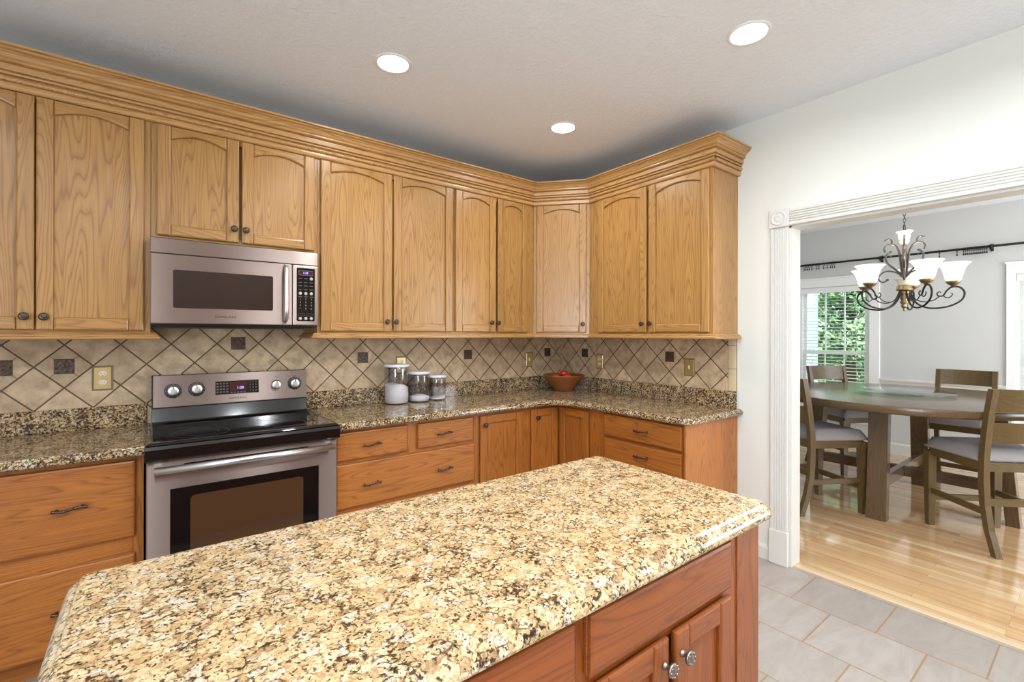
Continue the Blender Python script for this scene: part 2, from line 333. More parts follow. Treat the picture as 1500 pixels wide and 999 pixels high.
# ------------------------------------------------------------------ mesh builder
class MB:
    def __init__(s): s.v = []; s.f = []; s.gp = []; s.sm = []; s.mi = []
    def _merge(s, verts, faces, gps, smooth=False, mi=0):
        o = len(s.v); s.v += verts; s.gp += gps
        for f in faces: s.f.append([i+o for i in f]); s.sm.append(smooth); s.mi.append(mi)
    def _gp(s, co, g, off):
        x, y, z = co
        a = {'z': (x, y, z), 'x': (z, y, x), 'y': (x, z, y)}[g]
        return (a[0]+off[0], a[1]+off[1], a[2]+off[2])
    def add_bm(s, bm, g='z', smooth=False, mat=None, mi=0):
        off = (R.uniform(0, 50), R.uniform(0, 50), R.uniform(0, 50))
        bm.verts.index_update()
        vs = [(mat @ v.co if mat else v.co)[:] for v in bm.verts]
        s._merge(vs, [[v.index for v in f.verts] for f in bm.faces], [s._gp(v.co, g, off) for v in bm.verts], smooth, mi)
        bm.free(); return s
    def box(s, x0, x1, y0, y1, z0, z1, g='z', b=0.0, seg=1, mat=None, smooth=False):
        bm = bmesh.new(); bmesh.ops.create_cube(bm, size=1)
        for v in bm.verts:
            v.co = Vector((x0 if v.co.x < 0 else x1, y0 if v.co.y < 0 else y1, z0 if v.co.z < 0 else z1))
        if b: bmesh.ops.bevel(bm, geom=bm.edges[:], offset=b, segments=seg, affect='EDGES', profile=0.5)
        return s.add_bm(bm, g, smooth, mat)
    def prism(s, poly, y0, y1, g='z', b=0.0, mat=None, plane='xz', smooth=False, bseg=1):
        """polygon in the xz plane (or xy / yz) extruded"""
        def P(a, c, d): return {'xz': (a, d, c), 'xy': (a, c, d), 'yz': (d, a, c)}[plane]
        bm = bmesh.new()
        lo = [bm.verts.new(P(a, c, y0)) for a, c in poly]; hi = [bm.verts.new(P(a, c, y1)) for a, c in poly]
        bm.faces.new(lo); bm.faces.new(hi[::-1]); n = len(poly)
        for i in range(n): bm.faces.new((lo[i], hi[i], hi[(i+1) % n], lo[(i+1) % n]))
        bmesh.ops.recalc_face_normals(bm, faces=bm.faces)
        if b:
            es = [e for e in bm.edges if (e.verts[0] in lo) == (e.verts[1] in lo)]
            bmesh.ops.bevel(bm, geom=es, offset=b, segments=bseg, affect='EDGES', profile=0.5)
        return s.add_bm(bm, g, smooth, mat)
    def lathe(s, prof, seg=24, mat=None, g='z', sx=1.0, sy=1.0, closed=True):
        off = (R.uniform(0, 50),)*3; vs = []; fs = []; ring = []
        for r, z in prof:
            if r < 1e-6: ring.append([len(vs)]); vs.append(Vector((0, 0, z)))
            else:
                ring.append(list(range(len(vs), len(vs)+seg)))
                for i in range(seg): a = 2*PI*i/seg; vs.append(Vector((r*math.cos(a)*sx, r*math.sin(a)*sy, z)))
        for a, b_ in zip(ring, ring[1:]):
            for i in range(seg):
                j = (i+1) % seg
                if len(a) == 1 and len(b_) == 1: continue
                if len(a) == 1: fs.append([a[0], b_[j], b_[i]])
                elif len(b_) == 1: fs.append([a[i], a[j], b_[0]])
                else: fs.append([a[i], a[j], b_[j], b_[i]])
        gps = [s._gp(v, g, off) for v in vs]
        s._merge([(mat @ v if mat else v)[:] for v in vs], fs, gps, True); return s
    def tube(s, pts, rad, seg=8, caps=True, flat=1.0, mat=None, g='z'):
        pts = [Vector(p) for p in pts]; n = len(pts); off = (R.uniform(0, 50),)*3
        rads = rad if isinstance(rad, (list, tuple)) else [rad]*n
        up = Vector((0, 0, 1)); vs = []; fs = []
        t0 = (pts[1]-pts[0]).normalized()
        nrm = t0.cross(up) if abs(t0.dot(up)) < 0.95 else t0.cross(Vector((1, 0, 0)))
        nrm.normalize()
        for i, p in enumerate(pts):
            t = (pts[min(i+1, n-1)]-pts[max(i-1, 0)]).normalized()
            nrm = (nrm - t*nrm.dot(t)).normalized(); bn = t.cross(nrm)
            for k in range(seg):
                a = 2*PI*k/seg; vs.append(p + nrm*math.cos(a)*rads[i] + bn*math.sin(a)*rads[i]*flat)
        for i in range(n-1):
            for k in range(seg):
                j = (k+1) % seg; fs.append([i*seg+k, i*seg+j, (i+1)*seg+j, (i+1)*seg+k])
        if caps: fs.append(list(range(seg))[::-1]); fs.append([(n-1)*seg+k for k in range(seg)])
        gps = [s._gp(v, g, off) for v in vs]
        s._merge([(mat @ v if mat else v)[:] for v in vs], fs, gps, True); return s
    def ball(s, c, rx, ry=None, rz=None, seg=16):
        ry = ry or rx; rz = rz or rx
        prof = [(math.sin(PI*i/10), -math.cos(PI*i/10)) for i in range(11)]; prof[0] = (0, -1); prof[-1] = (0, 1)
        return s.lathe(prof, seg, Matrix.Translation(c) @ Matrix.Diagonal((rx, ry, rz, 1)))
    def sweep(s, path, prof, smooth=False, g=True):
        """profile (outward offset to the right of travel, z) swept along a flat path with mitred corners; open ends capped"""
        P = [Vector(p) for p in path]; n = len(P)
        nr = []
        for i in range(n-1):
            d = (P[i+1]-P[i]).normalized(); nr.append(Vector((d.y, -d.x)))
        def ofs(i, o):
            if i == 0: return P[0]+nr[0]*o
            if i == n-1: return P[-1]+nr[-1]*o
            a, b_ = nr[i-1], nr[i]; m = (a+b_); m /= m.dot(a)
            return P[i]+m*o
        dist = 0
        for i in range(n-1):
            off = (R.uniform(0, 50),)*3; vs = []; fs = []; gps = []
            L = (P[i+1]-P[i]).length; k = len(prof)
            for e in (0, 1):
                for (o, z) in prof:
                    q = ofs(i+e, o); vs.append((q.x, q.y, z)); gps.append((o+off[0], z+off[1], (L*e)+off[2]))
            for j in range(k):
                j2 = (j+1) % k; fs.append([j, j2, k+j2, k+j])
            if i == 0: fs.append(list(range(k))[::-1])
            if i == n-2: fs.append([k+j for j in range(k)])
            s._merge(vs, fs, gps, smooth)
        return s
    def build(s, name, mat, parent=None, bev=None):
        me = bpy.data.meshes.new(name); me.from_pydata(s.v, [], s.f)
        mats = mat if isinstance(mat, (list, tuple)) else [mat]
        for m_ in mats: me.materials.append(M[m_] if isinstance(m_, str) else m_)
        me.polygons.foreach_set('use_smooth', s.sm); me.polygons.foreach_set('material_index', s.mi)
        at = me.attributes.new('gp', 'FLOAT_VECTOR', 'POINT'); at.data.foreach_set('vector', [c for p in s.gp for c in p])
        bm = bmesh.new(); bm.from_mesh(me); bmesh.ops.recalc_face_normals(bm, faces=bm.faces); bm.to_mesh(me); bm.free()
        me.update()
        o = bpy.data.objects.new(name, me); C.objects.link(o)
        if parent: o.parent = parent
        return o

def tag(o, label, cat, group=None):
    o['label'] = label; o['category'] = cat
    if group: o['group'] = group
    return o
def thing(name, label, cat, loc=(0, 0, 0), rz=0.0, group=None):
    o = bpy.data.objects.new(name, None); C.objects.link(o); o.empty_display_size = 0.05
    o.location = loc; o.rotation_euler = (0, 0, rz)
    return tag(o, label, cat, group)
def struct(name, mb, mat): 
    o = mb.build(name, mat); o['kind'] = 'structure'; return o
def part(name, mb, mat, parent, label=None):
    o = mb.build(name, mat, parent)
    if label: o['label'] = label
    return o
def copy_tree(o, parent=None):
    c = o.copy(); C.objects.link(c)
    if parent: c.parent = parent
    for ch in o.children: copy_tree(ch, c)
    return c
def T(x, y, z): return Matrix.Translation((x, y, z))
def RX(a): return Matrix.Rotation(a, 4, 'X')
def RY(a): return Matrix.Rotation(a, 4, 'Y')
def RZ(a): return Matrix.Rotation(a, 4, 'Z')
def text_part(name, body, size, mat, parent, loc, rot, depth=0.0006, sx=1.0):
    cu = bpy.data.curves.new(name, 'FONT'); cu.body = body; cu.size = size; cu.align_x = 'CENTER'; cu.align_y = 'CENTER'; cu.extrude = depth/2
    tmp = bpy.data.objects.new('tmp', cu); C.objects.link(tmp)
    dg = bpy.context.evaluated_depsgraph_get(); me = bpy.data.meshes.new_from_object(tmp.evaluated_get(dg))
    bpy.data.objects.remove(tmp); me.name = name; me.materials.clear(); me.materials.append(M[mat])
    o = bpy.data.objects.new(name, me); C.objects.link(o); o.parent = parent; o.location = loc; o.rotation_euler = rot; o.scale = (sx, 1, 1)
    return o

# ------------------------------------------------------------------ room shell
CH = 2.745
XL, YB = -5.4, -6.3
OPY0, OPY1, OPH = -1.967, -4.10, 2.045     # doorway to the dining room in wall x=0..0.12
struct('floor', MB().box(XL-.1, 0.045, YB-.1, 0.1, -0.06, 0.0), 'ftile')
struct('floor_dining', MB().box(0.045, 4.0, -5.2, 0.4, -0.06, 0.0), 'hardwood')
struct('ceiling', MB().box(XL-.1, 4.0, YB-.1, 0.4, CH, CH+0.08), 'ceil')
struct('wall_back', MB().box(XL-.1, 0.0, 0.0, 0.12, 0, CH), 'wall')
mb = MB().box(0, 0.12, OPY0, 0.12, 0, CH).box(0, 0.12, OPY1, OPY0, OPH, CH).box(0, 0.12, YB, OPY1, 0, CH)
struct('wall_right', mb, 'wall')
# rear wall, left wall with a window opening
mb = MB().box(XL, 0.12, YB-.1, YB, 0, CH)
struct('wall_front', mb, 'wallb')
mb = MB().box(XL-.1, XL, -4.05, 0.12, 0, CH).box(XL-.1, XL, YB-.1, -5.95, 0, CH).box(XL-.1, XL, -5.95, -4.05, 0, 0.45).box(XL-.1, XL, -5.95, -4.05, 2.45, CH)
struct('wall_left', mb, 'wall')
# dining room walls
XD = 3.84
W1 = (-0.57, -1.34, 0.40, 2.005); W2 = (-2.545, -3.32, 0.40, 2.005)   # y0, y1, z0, z1
mb = MB()
ys = [0.4, W1[0], W1[1], W2[0], W2[1], -5.2]
mb.box(XD, XD+.12, ys[1], ys[0], 0, CH).box(XD, XD+.12, ys[3], ys[2], 0, CH).box(XD, XD+.12, ys[5], ys[4], 0, CH)
for W in (W1, W2): mb.box(XD, XD+.12, W[1], W[0], 0, W[2]).box(XD, XD+.12, W[1], W[0], W[3], CH)
struct('wall_dining_far', mb, 'dwall')
struct('wall_dining_left', MB().box(0.12, XD, 0.28, 0.4, 0, CH), 'dwall')
mb = MB().box(0.12, 1.2, -5.2, -5.1, 0, CH).box(3.4, XD, -5.2, -5.1, 0, CH).box(1.2, 3.4, -5.2, -5.1, 0, 0.4).box(1.2, 3.4, -5.2, -5.1, 2.35, CH)
struct('wall_dining_right', mb, 'dwall')
struct('wall_dining_near', MB().box(0.12, 0.125, OPY0, 0.28, 0, CH).box(0.12, 0.125, OPY1, OPY0, OPH, CH).box(0.12, 0.125, -5.1, OPY1, 0, CH), 'dwall')

def fluted(w, L, horiz=False):
    """fluted casing board profile across width w, thickness .018; returns polygon (a, depth)"""
    pts = [(0, 0)]; n = 5; m_ = 0.014; pts += [(0.0, -.016), (0.003, -.019), (m_, -.019)]
    fw = (w-2*m_)/n
    for i in range(n):
        a = m_+i*fw
        pts += [(a+fw*.12, -.019), (a+fw*.3, -.013), (a+fw*.5, -.0115), (a+fw*.7, -.013), (a+fw*.88, -.019)]
    pts += [(w-m_, -.019), (w-.003, -.019), (w, -.016), (w, 0)]
    return pts
# casing on the kitchen face of the doorway: fluted legs, plinth blocks, rosette corner blocks
def vcasing(y0, y1):
    mb = MB(); w_ = abs(y1-y0); lo = min(y0, y1)
    poly = [(p[1]-0.0, lo+p[0]) for p in fluted(w_, 1)]
    mb.prism(poly, 0.205, 2.04, plane='xy')
    mb.box(-.028, 0, lo-.004, lo+w_+.004, 0, 0.205, b=0.003)
    return mb
mb = vcasing(-1.867, -1.967)
poly = [(p[1], 2.043+p[0]) for p in fluted(.097, 1)]
bm = MB(); bm.prism([(a, c) for a, c in poly], OPY1, -1.969, plane='xz')
# prism plane 'xz' extrudes along y
mb._merge(bm.v, bm.f, bm.gp)
mb.box(-.028, 0, -1.973, -1.861, 2.037, 2.150, b=0.004)
mb.lathe([(0.044, 0), (0.044, .003), (0.038, .006), (0.033, .001), (0.022, .001), (.018, .006), (.010, .002), (0, .004)], 28, T(-.028, -1.917, 2.0935) @ RY(-PI/2))
mb.box(0, 0.12, -1.9675, -1.955-0.0275, 0, 2.04)        # jamb liner
mb.box(0, 0.12, OPY1, -1.967, 2.030, 2.046)             # head liner
cas2 = vcasing(OPY1-.1, OPY1); mb._merge(cas2.v, cas2.f, cas2.gp)
struct('trim_1', mb, 'trim')

def base_prof(h=0.088, t=0.014): return [(0, 0), (t, 0), (t, h-.018), (t-.004, h-.010), (t*.5, h-.004), (t*.35, h), (0, h)]
mb = MB().sweep([(0, -1.66), (0, -1.862)], base_prof())
struct('baseboard_right', mb, 'trim')
mb = MB().sweep([(XD, 0.28), (XD, -5.1)], base_prof(0.13, 0.016))
struct('baseboard_dining', mb, 'trim')
# chair rail on the far dining wall
cr = [(0, .815), (.010, .815), (.012, .83), (.020, .845), (.026, .852), (.026, .868), (.018, .874), (0, .876)]
mb = MB().sweep([(XD, 0.28), (XD, W1[0]+.11)], cr).sweep([(XD, W1[1]-.11), (XD, W2[0]+.065)], cr).sweep([(XD, W2[1]-.07), (XD, -5.1)], cr)
struct('trim_2', mb, 'trim')
# oak reducer strip between tile and hardwood
mb = MB().prism([(0.030, 0.0), (0.095, 0.0), (0.095, 0.004), (0.055, 0.008), (0.036, 0.006)], OPY1, OPY0, plane='xz', g='y')
struct('trim_3', mb, 'threshold')

# windows of the far dining wall
def window(idx, W, cas):
    y0, y1, z0, z1 = W
    root = bpy.data.objects.new('window_%d' % idx, None); C.objects.link(root); root['kind'] = 'structure'
    root.location = (XD, y0, z0)
    w_ = y0-y1; h = z1-z0
    f = MB()
    f.box(-.02, 0, -w_-cas, cas, h, h+.10, b=.003).box(-.024, 0, -w_-cas-.01, cas+.01, h+.10, h+.125, b=.004)
    f.box(-.02, 0, -w_-cas, -w_, -.07, h, b=.003).box(-.02, 0, 0, cas, -.07, h, b=.003)
    f.box(-.05, .10, -w_-cas-.01, cas+.01, -.03, 0, b=.005).box(-.018, 0, -w_-cas, cas, -.10, -.03, b=.003)
    f.box(.02, .10, -w_, -w_+.028, 0, h).box(.02, .10, -.028, 0, 0, h).box(.02, .10, -w_, 0, h-.028, h).box(.02, .10, -w_, 0, 0, .028)
    part('window_frame', f, 'white', root)
    mid = 1.16-z0
    for nm, a, b_, x in (('sash', .028, mid+.018, .055), ('sash', mid-.018, h-.028, .075)):
        s = MB()
        s.box(x, x+.025, -w_+.028, -w_+.066, a, b_).box(x, x+.025, -.066, -.028, a, b_).box(x, x+.025, -w_+.066, -.066, a, a+.036).box(x, x+.025, -w_+.066, -.066, b_-.036, b_)
        for k in (1, 2):
            yy = -.066 - (w_-.132)*k/3; s.box(x+.004, x+.02, yy-.008, yy+.008, a, b_)
        so = part('sash', s, 'white', root)
        part('pane', MB().box(x+.010, x+.014, -w_+.06, -.06, a+.03, b_-.03), 'glass', so)
    return root
window(1, W1, 0.105); window(2, W2, 0.065)

def blind(label, W, tilt):
    y0, y1, z0, z1 = W; w_ = y0-y1-.064; h = z1-z0
    t = thing('window_blind', label, 'blind', (XD+.022, (y0+y1)/2, z1-.03))
    part('headrail', MB().box(-.021, -.0035, -w_/2-.028, w_/2+.028, -.045, .028, b=.003), 'white', t)
    n = int((h-.12)/.0425); sl = MB()
    for i in range(n):
        zc = -.065-i*.0425
        sl.box(-.023, .023, -w_/2, w_/2, -.0012, .0012, mat=T(0, 0, zc) @ RY(tilt))
    zb = -.065-(n-.4)*.0425
    part('slats', sl, 'slat', t)
    part('bottom_rail', MB().box(-.02, .02, -w_/2, w_/2, zb-.015, zb, b=.003), 'white', t)
    c = MB()
    for yy in (-w_*.36, w_*.36): c.tube([(-.024, yy, -.04), (-.024, yy, zb)], .001, 4); c.tube([(.024, yy, -.04), (.024, yy, zb)], .001, 4)
    part('ladder_cord', c, 'white', t)
blind('white slatted blind, slats open, in the left dining window with trees behind', W1, -0.13)
blind('white slatted blind, slats nearly shut, in the right dining window at the frame edge', W2, 1.05)

# ------------------------------------------------------------------ wall cabinets
def knob(parent, x, y, z, mat='bronze', big=1.0):
    pr = [(0, 0), (.009, 0), (.0095, .002), (.006, .005), (.0052, .012), (.0075, .015), (.0155, .018), (.0172, .0215), (.0150, .0245), (.0120, .0262), (.009, .0252), (.006, .0272), (0, .0285)]
    mb = MB().lathe([(r*big, h*big) for r, h in pr], 20, T(x, y, z) @ RX(PI/2), sx=1.0, sy=1.0)
    for i in range(8):
        a = 2*PI*i/8; mb.ball((x+.0125*big*math.cos(a), y-.0252*big, z+.0125*big*math.sin(a)), .003*big, seg=8)
    return part('knob', mb, mat, parent)
def pull(parent, x, y, z, mat='bronze', L=.096):
    mb = MB(); h = L/2
    pts = []; rd = []
    for i in range(25):
        t = i/24; s = -1+2*t; xx = x+s*h*1.08
        zz = z + .0035*math.sin(s*PI*1.0); yy = y-.024+.008*s*s
        pts.append((xx, yy, zz)); rd.append(.0042+.0018*abs(math.cos(s*PI*2.2))+(.001 if abs(s) > .85 else 0))
    mb.tube(pts, rd, 8)
    for s in (-1, 1): mb.tube([(x+s*h*.80, y, z+.0025*s), (x+s*h*.80, y-.018, z+.0025*s)], [.0065, .0042], 8)
    for s in (-.35, 0, .35): mb.ball((x+s*h, y-.025, z+.0035*math.sin(s*PI)), .0068, .0062, .0062, 10)
    return part('handle', mb, mat, parent)

def door(parent, x0, x1, z0, z1, yb, arch, mat, kx=None, kz=None, kmat='bronze'):
    """framed door, front face at yb-.02; returns the mesh object"""
    mb = MB(); st = .055; yf = yb-.020
    e = .006
    def board(poly, g): mb.prism(poly, yf, yb, g=g, b=e)
    mb.prism([(x0, z0), (x0+st, z0), (x0+st, z1), (x0, z1)], yf, yb-.004, g='z', b=e, bseg=2)
    mb.prism([(x1-st, z0), (x1, z0), (x1, z1), (x1-st, z1)], yf, yb-.004, g='z', b=e, bseg=2)
    mb.prism([(x0+st, z0), (x1-st, z0), (x1-st, z0+st), (x0+st, z0+st)], yf+.0004, yb-.004, g='x', b=.0085, bseg=2)
    xa, xb = x0+st, x1-st
    if arch:
        n = 16; end = .068; mid = .036
        lower = []
        for i in range(n+1):
            t = -1+2*i/n; sh = .11
            zz = z1-end if abs(t) > 1-sh*0.02 else z1-mid-(end-mid)*(t*t)
            lower.append((xa+(xb-xa)*i/n, zz))
        mb.prism([(xb, z1), (xa, z1)]+lower, yf+.0004, yb-.004, g='x', b=.0085, bseg=3)
    else:
        mb.prism([(xa, z1-st), (xb, z1-st), (xb, z1), (xa, z1)], yf+.0004, yb-.004, g='x', b=.006, bseg=2)
    mb.box(xa-.004, xb+.004, yb-.0065, yb-.002, z0+st-.004, z1-.030 if arch else z1-st+.004, g='z')
    # back lip, slightly smaller, so the door edge reads as a lipped profile
    mb.box(x0+.009, x1-.009, yb-.004, yb, z0+.009, z1-.009)
    d = part('door', mb, mat, parent)
    if kx is not None: knob(d, kx, yf, kz, kmat)
    return d
def drawer(parent, x0, x1, z0, z1, yb, mat, hs=(), hz=None):
    mb = MB().box(x0, x1, yb-.010, yb, z0, z1, g='x', b=.002)
    mb.prism([(x0+.001, z0+.001), (x1-.001, z0+.001), (x1-.001, z1-.001), (x0+.001, z1-.001)], yb-.020, yb-.008, g='x', b=.0085, bseg=2)
    d = part('drawer', mb, mat, parent)
    for hx in hs: pull(d, hx, yb-.020, hz if hz is not None else (z0+z1)/2)
    return d
def frame_boards(parent, x0, x1, z0, z1, yf, stiles, rails, mat, depth):
    """carcass box and the face frame (stiles vertical, rails level) in front of it"""
    mb = MB().box(x0+.001, x1-.001, yf+.0185, yf+depth, z0, z1, g='z')
    part('carcass', mb, mat, parent)
    f = MB()
    for a, b_ in stiles: f.box(a, b_, yf, yf+.019, z0, z1, g='z')
    xs = sorted(stiles)
    for za, zb in rails:
        for i in range(len(xs)-1): f.box(xs[i][1]+.0003, xs[i+1][0]-.0003, yf+.0003, yf+.019, za, zb, g='x')
    part('face_frame', f, mat, parent)

ZU0, ZU1 = 1.395, 2.440
YF = -.305
def upper(label, x0, x1, doors, z0=ZU0, stiles=None, loc=(0, 0, 0), rz=0, depth=.303, grp='honey oak wall cabinets', yf=YF, rails=None):
    t = thing('wall_cabinet', label, 'cabinet', (loc[0], loc[1], 0), rz, grp)
    stiles = stiles or [(x0+.001, x0+.03), (x1-.03, x1-.001)]
    frame_boards(t, x0, x1, z0, ZU1, yf, stiles, rails or [(z0, z0+.03), (ZU1-.05, ZU1)], 'oak', depth)
    for (a, b_, kx, kz) in doors:
        door(t, a, b_, z0+.010, 2.414, yf, True, 'oak', kx, kz)
    return t
upper('tall two-door oak wall cabinet at the far left, left of the microwave', -3.80, -3.030,
      [(-3.787, -3.4265, -3.455, 1.462), (-3.4215, -3.056, -3.394, 1.462)])
upper('short two-door oak wall cabinet directly above the microwave', -3.030, -2.260,
      [(-3.007, -2.660, -2.684, 1.940), (-2.646, -2.278, -2.630, 1.940)], z0=1.862)
upper('wide two-door oak wall cabinet just right of the microwave', -2.260, -1.343,
      [(-2.243, -1.803, -1.842, 1.467), (-1.791, -1.356, -1.782, 1.467)])
upper('narrow two-door oak wall cabinet left of the corner cabinet', -1.343, -.600,
      [(-1.330, -.982, -1.030, 1.475), (-.964, -.671, -.970, 1.475)], stiles=[(-1.342, -1.313), (-.68, -.601)])
# corner (diagonal) cabinet
A_ = Vector((-.600, -.305)); B_ = Vector((-.305, -.640)); dv = B_-A_; Ld = dv.length; ang = math.atan2(dv.y, dv.x)
t = thing('wall_cabinet', 'single-door oak wall cabinet set diagonally across the corner', 'cabinet', (A_.x, A_.y, 0), ang, 'honey oak wall cabinets')
ca = MB(); mi = Matrix.Rotation(-ang, 2)
poly = [Vector(p) for p in ((-.599, -.304), (-.304, -.638), (-.001, -.638), (-.001, -.001), (-.599, -.001))]
lp = [(mi @ (p-A_)) for p in poly]
ca.prism([(p.x, p.y+.0005 if i > 1 else p.y+.018) for i, p in enumerate(lp)], ZU0, ZU1, plane='xy')
part('carcass', ca, 'oak', t)
f = MB().box(0.001, .026, 0, .019, ZU0, ZU1, g='z').box(Ld-.026, Ld-.001, 0, .019, ZU0, ZU1, g='z').box(.026, Ld-.026, 0, .018, ZU0, ZU0+.03, g='x').box(.026, Ld-.026, 0, .018, ZU1-.05, ZU1, g='x')
part('face_frame', f, 'oak', t)
door(t, .026, Ld-.026, 1.405, 2.414, 0, True, 'oak', Ld-.052, 1.470)
# short wall cabinet: local x runs along -y
t6 = upper('two-door oak wall cabinet on the short wall, its bare side facing the doorway', .640, 1.660,
      [(.738, 1.182, 1.157, 1.464), (1.200, 1.642, 1.222, 1.464)], rz=-PI/2, stiles=[(.641, .75), (1.628, 1.659)])
# in that frame front faces local -y = world -x ; local y=-.305 -> world x=-.305

# crown molding with rope bead
CP = [(-3.80, -.305), (-.600, -.305), (-.305, -.640), (-.305, -1.660), (-.0005, -1.660)]
crown = [(.0005, 2.418), (.012, 2.418), (.018, 2.423), (.020, 2.434), (.020, 2.4405), (.012, 2.4425), (.012, 2.449), (.015, 2.450), (.015, 2.470), (.012, 2.472), (.012, 2.476), (.026, 2.478), (.027, 2.485), (.020, 2.487), (.020, 2.490), (.034, 2.492), (.036, 2.513), (.028, 2.516), (.028, 2.520), (.046, 2.524), (.050, 2.529), (.043, 2.532), (.043, 2.536), (.050, 2.541), (.056, 2.552), (.066, 2.561), (.079, 2.566), (.082, 2.570), (.075, 2.573), (.086, 2.577), (.087, 2.585), (.0005, 2.585)]
t = thing('crown_molding', 'stepped oak crown molding running along the tops of all wall cabinets', 'molding', (0, 0, 0))
part('molding', MB().sweep(CP, crown), 'oak_crown', t)
def rope(path, off, z, r0, pitch=.016):
    P = [Vector(p) for p in path]; n = len(P); nr = []
    for i in range(n-1): d = (P[i+1]-P[i]).normalized(); nr.append(Vector((d.y, -d.x)))
    Q = []
    for i in range(n):
        if i == 0: Q.append(P[0]+nr[0]*off)
        elif i == n-1: Q.append(P[-1]+nr[-1]*off)
        else: m_ = nr[i-1]+nr[i]; m_ /= m_.dot(nr[i]); Q.append(P[i]+m_*off)
    mb = MB(); seg = 10; s_ = 0
    for i in range(n-1):
        L = (Q[i+1]-Q[i]).length; k = max(2, int(L/.0032)); d = (Q[i+1]-Q[i]).normalized(); nn = Vector((d.y, -d.x))
        vs = []; fs = []
        for j in range(k+1):
            p = Q[i]+d*L*j/k; ss = L*j/k
            for q in range(seg):
                a = 2*PI*q/seg; r = r0*(.80+.32*abs(math.cos(1.5*a-PI*ss/pitch)))
                vs.append((p.x+nn.x*r*math.cos(a), p.y+nn.y*r*math.cos(a), z+r*math.sin(a)))
        for j in range(k):
            for q in range(seg):
                q2 = (q+1) % seg; fs.append([j*seg+q, j*seg+q2, (j+1)*seg+q2, (j+1)*seg+q])
        mb._merge(vs, fs, [(v[0]*.5, v[2], v[1]) for v in vs], True)
    return mb
part('rope_bead', rope(CP, .0185, 2.460, .0102), 'oak_crown', t)
# light rail under the wall cabinets
rail = [(-.030, 1.362), (.028, 1.362), (.032, 1.366), (.032, 1.374), (.028, 1.379), (.024, 1.380), (.024, 1.385), (.016, 1.390), (.012, 1.3945), (-.030, 1.3945)]
o = MB().sweep([(-3.80, -.305), (-3.026, -.305), (-3.026, -.03)], rail).build('light_rail', 'oak')
tag(o, 'oak light rail under the far left wall cabinet, ending at the microwave', 'molding', 'oak light rails')
o = MB().sweep([(-2.2645, -.03), (-2.2645, -.305), (-.600, -.305), (-.305, -.640), (-.305, -1.660), (-.0145, -1.660)], rail).build('light_rail', 'oak')
tag(o, 'long oak light rail under the wall cabinets from the microwave round the corner', 'molding', 'oak light rails')

# ------------------------------------------------------------------ base cabinets
YB_ = -.580; ZC = .868
def base(label, x0, x1, stiles, rails, rz=0, grp='honey oak base cabinets', yf=YB_, depth=.575):
    t = thing('base_cabinet', label, 'cabinet', (0, 0, 0), rz, grp)
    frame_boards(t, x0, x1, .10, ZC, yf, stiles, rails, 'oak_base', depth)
    part('toe_kick', MB().box(x0, x1, yf+.075, yf+.09, 0, .10, g='x'), 'oak_base', t)
    return t
t = base('oak drawer cabinet left of the range, with deep drawers', -3.54, -3.050, [(-3.539, -3.50), (-3.09, -3.051)], [(.10, .12), (.44, .52), (.845, ZC)])
drawer(t, -3.515, -3.078, .520, .847, YB_, 'oak_base', (-3.283,), .686)
drawer(t, -3.515, -3.078, .110, .448, YB_, 'oak_base', (-3.283,), .28)
t = base('wide oak drawer cabinet right of the range, below the canisters', -2.245, -1.343, [(-2.244, -2.21), (-1.83, -1.745), (-1.38, -1.344)], [(.10, .12), (.415, .435), (.66, .70), (.84, ZC)])
drawer(t, -2.236, -1.820, .694, .850, YB_, 'oak_base', (-2.042,), .770)
drawer(t, -1.757, -1.356, .696, .848, YB_, 'oak_base', (-1.580,), .773)
drawer(t, -2.236, -1.346, .432, .676, YB_, 'oak_base', (-2.042, -1.575), .549)
drawer(t, -2.236, -1.346, .110, .416, YB_, 'oak_base', (-2.042, -1.575), .27)
t = base('single-door oak base cabinet between drawers and corner cabinet', -1.343, -.872, [(-1.342, -1.29), (-.955, -.873)], [(.10, .13), (.84, ZC)])
door(t, -1.303, -.945, .125, .845, YB_, False, 'oak_base', -1.271, .785)
# corner cabinet with two hinged doors meeting in the inside corner
t = thing('base_cabinet', 'oak corner base cabinet with two doors meeting in the inside corner', 'cabinet', (0, 0, 0), 0, 'honey oak base cabinets')
cb = MB().prism([(-.871, -.005), (-.871, -.578), (-.578, -.578), (-.578, -.905), (-.005, -.905), (-.005, -.005)], .10, ZC, plane='xy')
part('carcass', cb, 'oak_base', t)
part('toe_kick', MB().box(-.87, -.50, -.51, -.495, 0, .10, g='x').box(-.51, -.495, -.905, -.51, 0, .10, g='y'), 'oak_base', t)
door(t, -.862, -.605, .125, .847, YB_, False, 'oak_base', -.812, .784)
d = door(t, .608, .900, .125, .847, YB_, False, 'oak_base'); d.rotation_euler = (0, 0, -PI/2)
t = base('oak drawer cabinet at the end of the short run, its side facing the doorway', .906, 1.648, [(.907, 1.04), (1.625, 1.647)], [(.10, .12), (.665, .71), (.85, ZC)], rz=-PI/2)
drawer(t, 1.044, 1.634, .710, .857, YB_, 'oak_base', (1.357,), .783)
drawer(t, 1.044, 1.634, .440, .694, YB_, 'oak_base', (1.357,), .624)
drawer(t, 1.044, 1.634, .110, .425, YB_, 'oak_base', (1.357,), .27)
part('side_panel', MB().box(1.648, 1.660, -.600, -.004, 0, ZC, g='z'), 'oak_base', t)

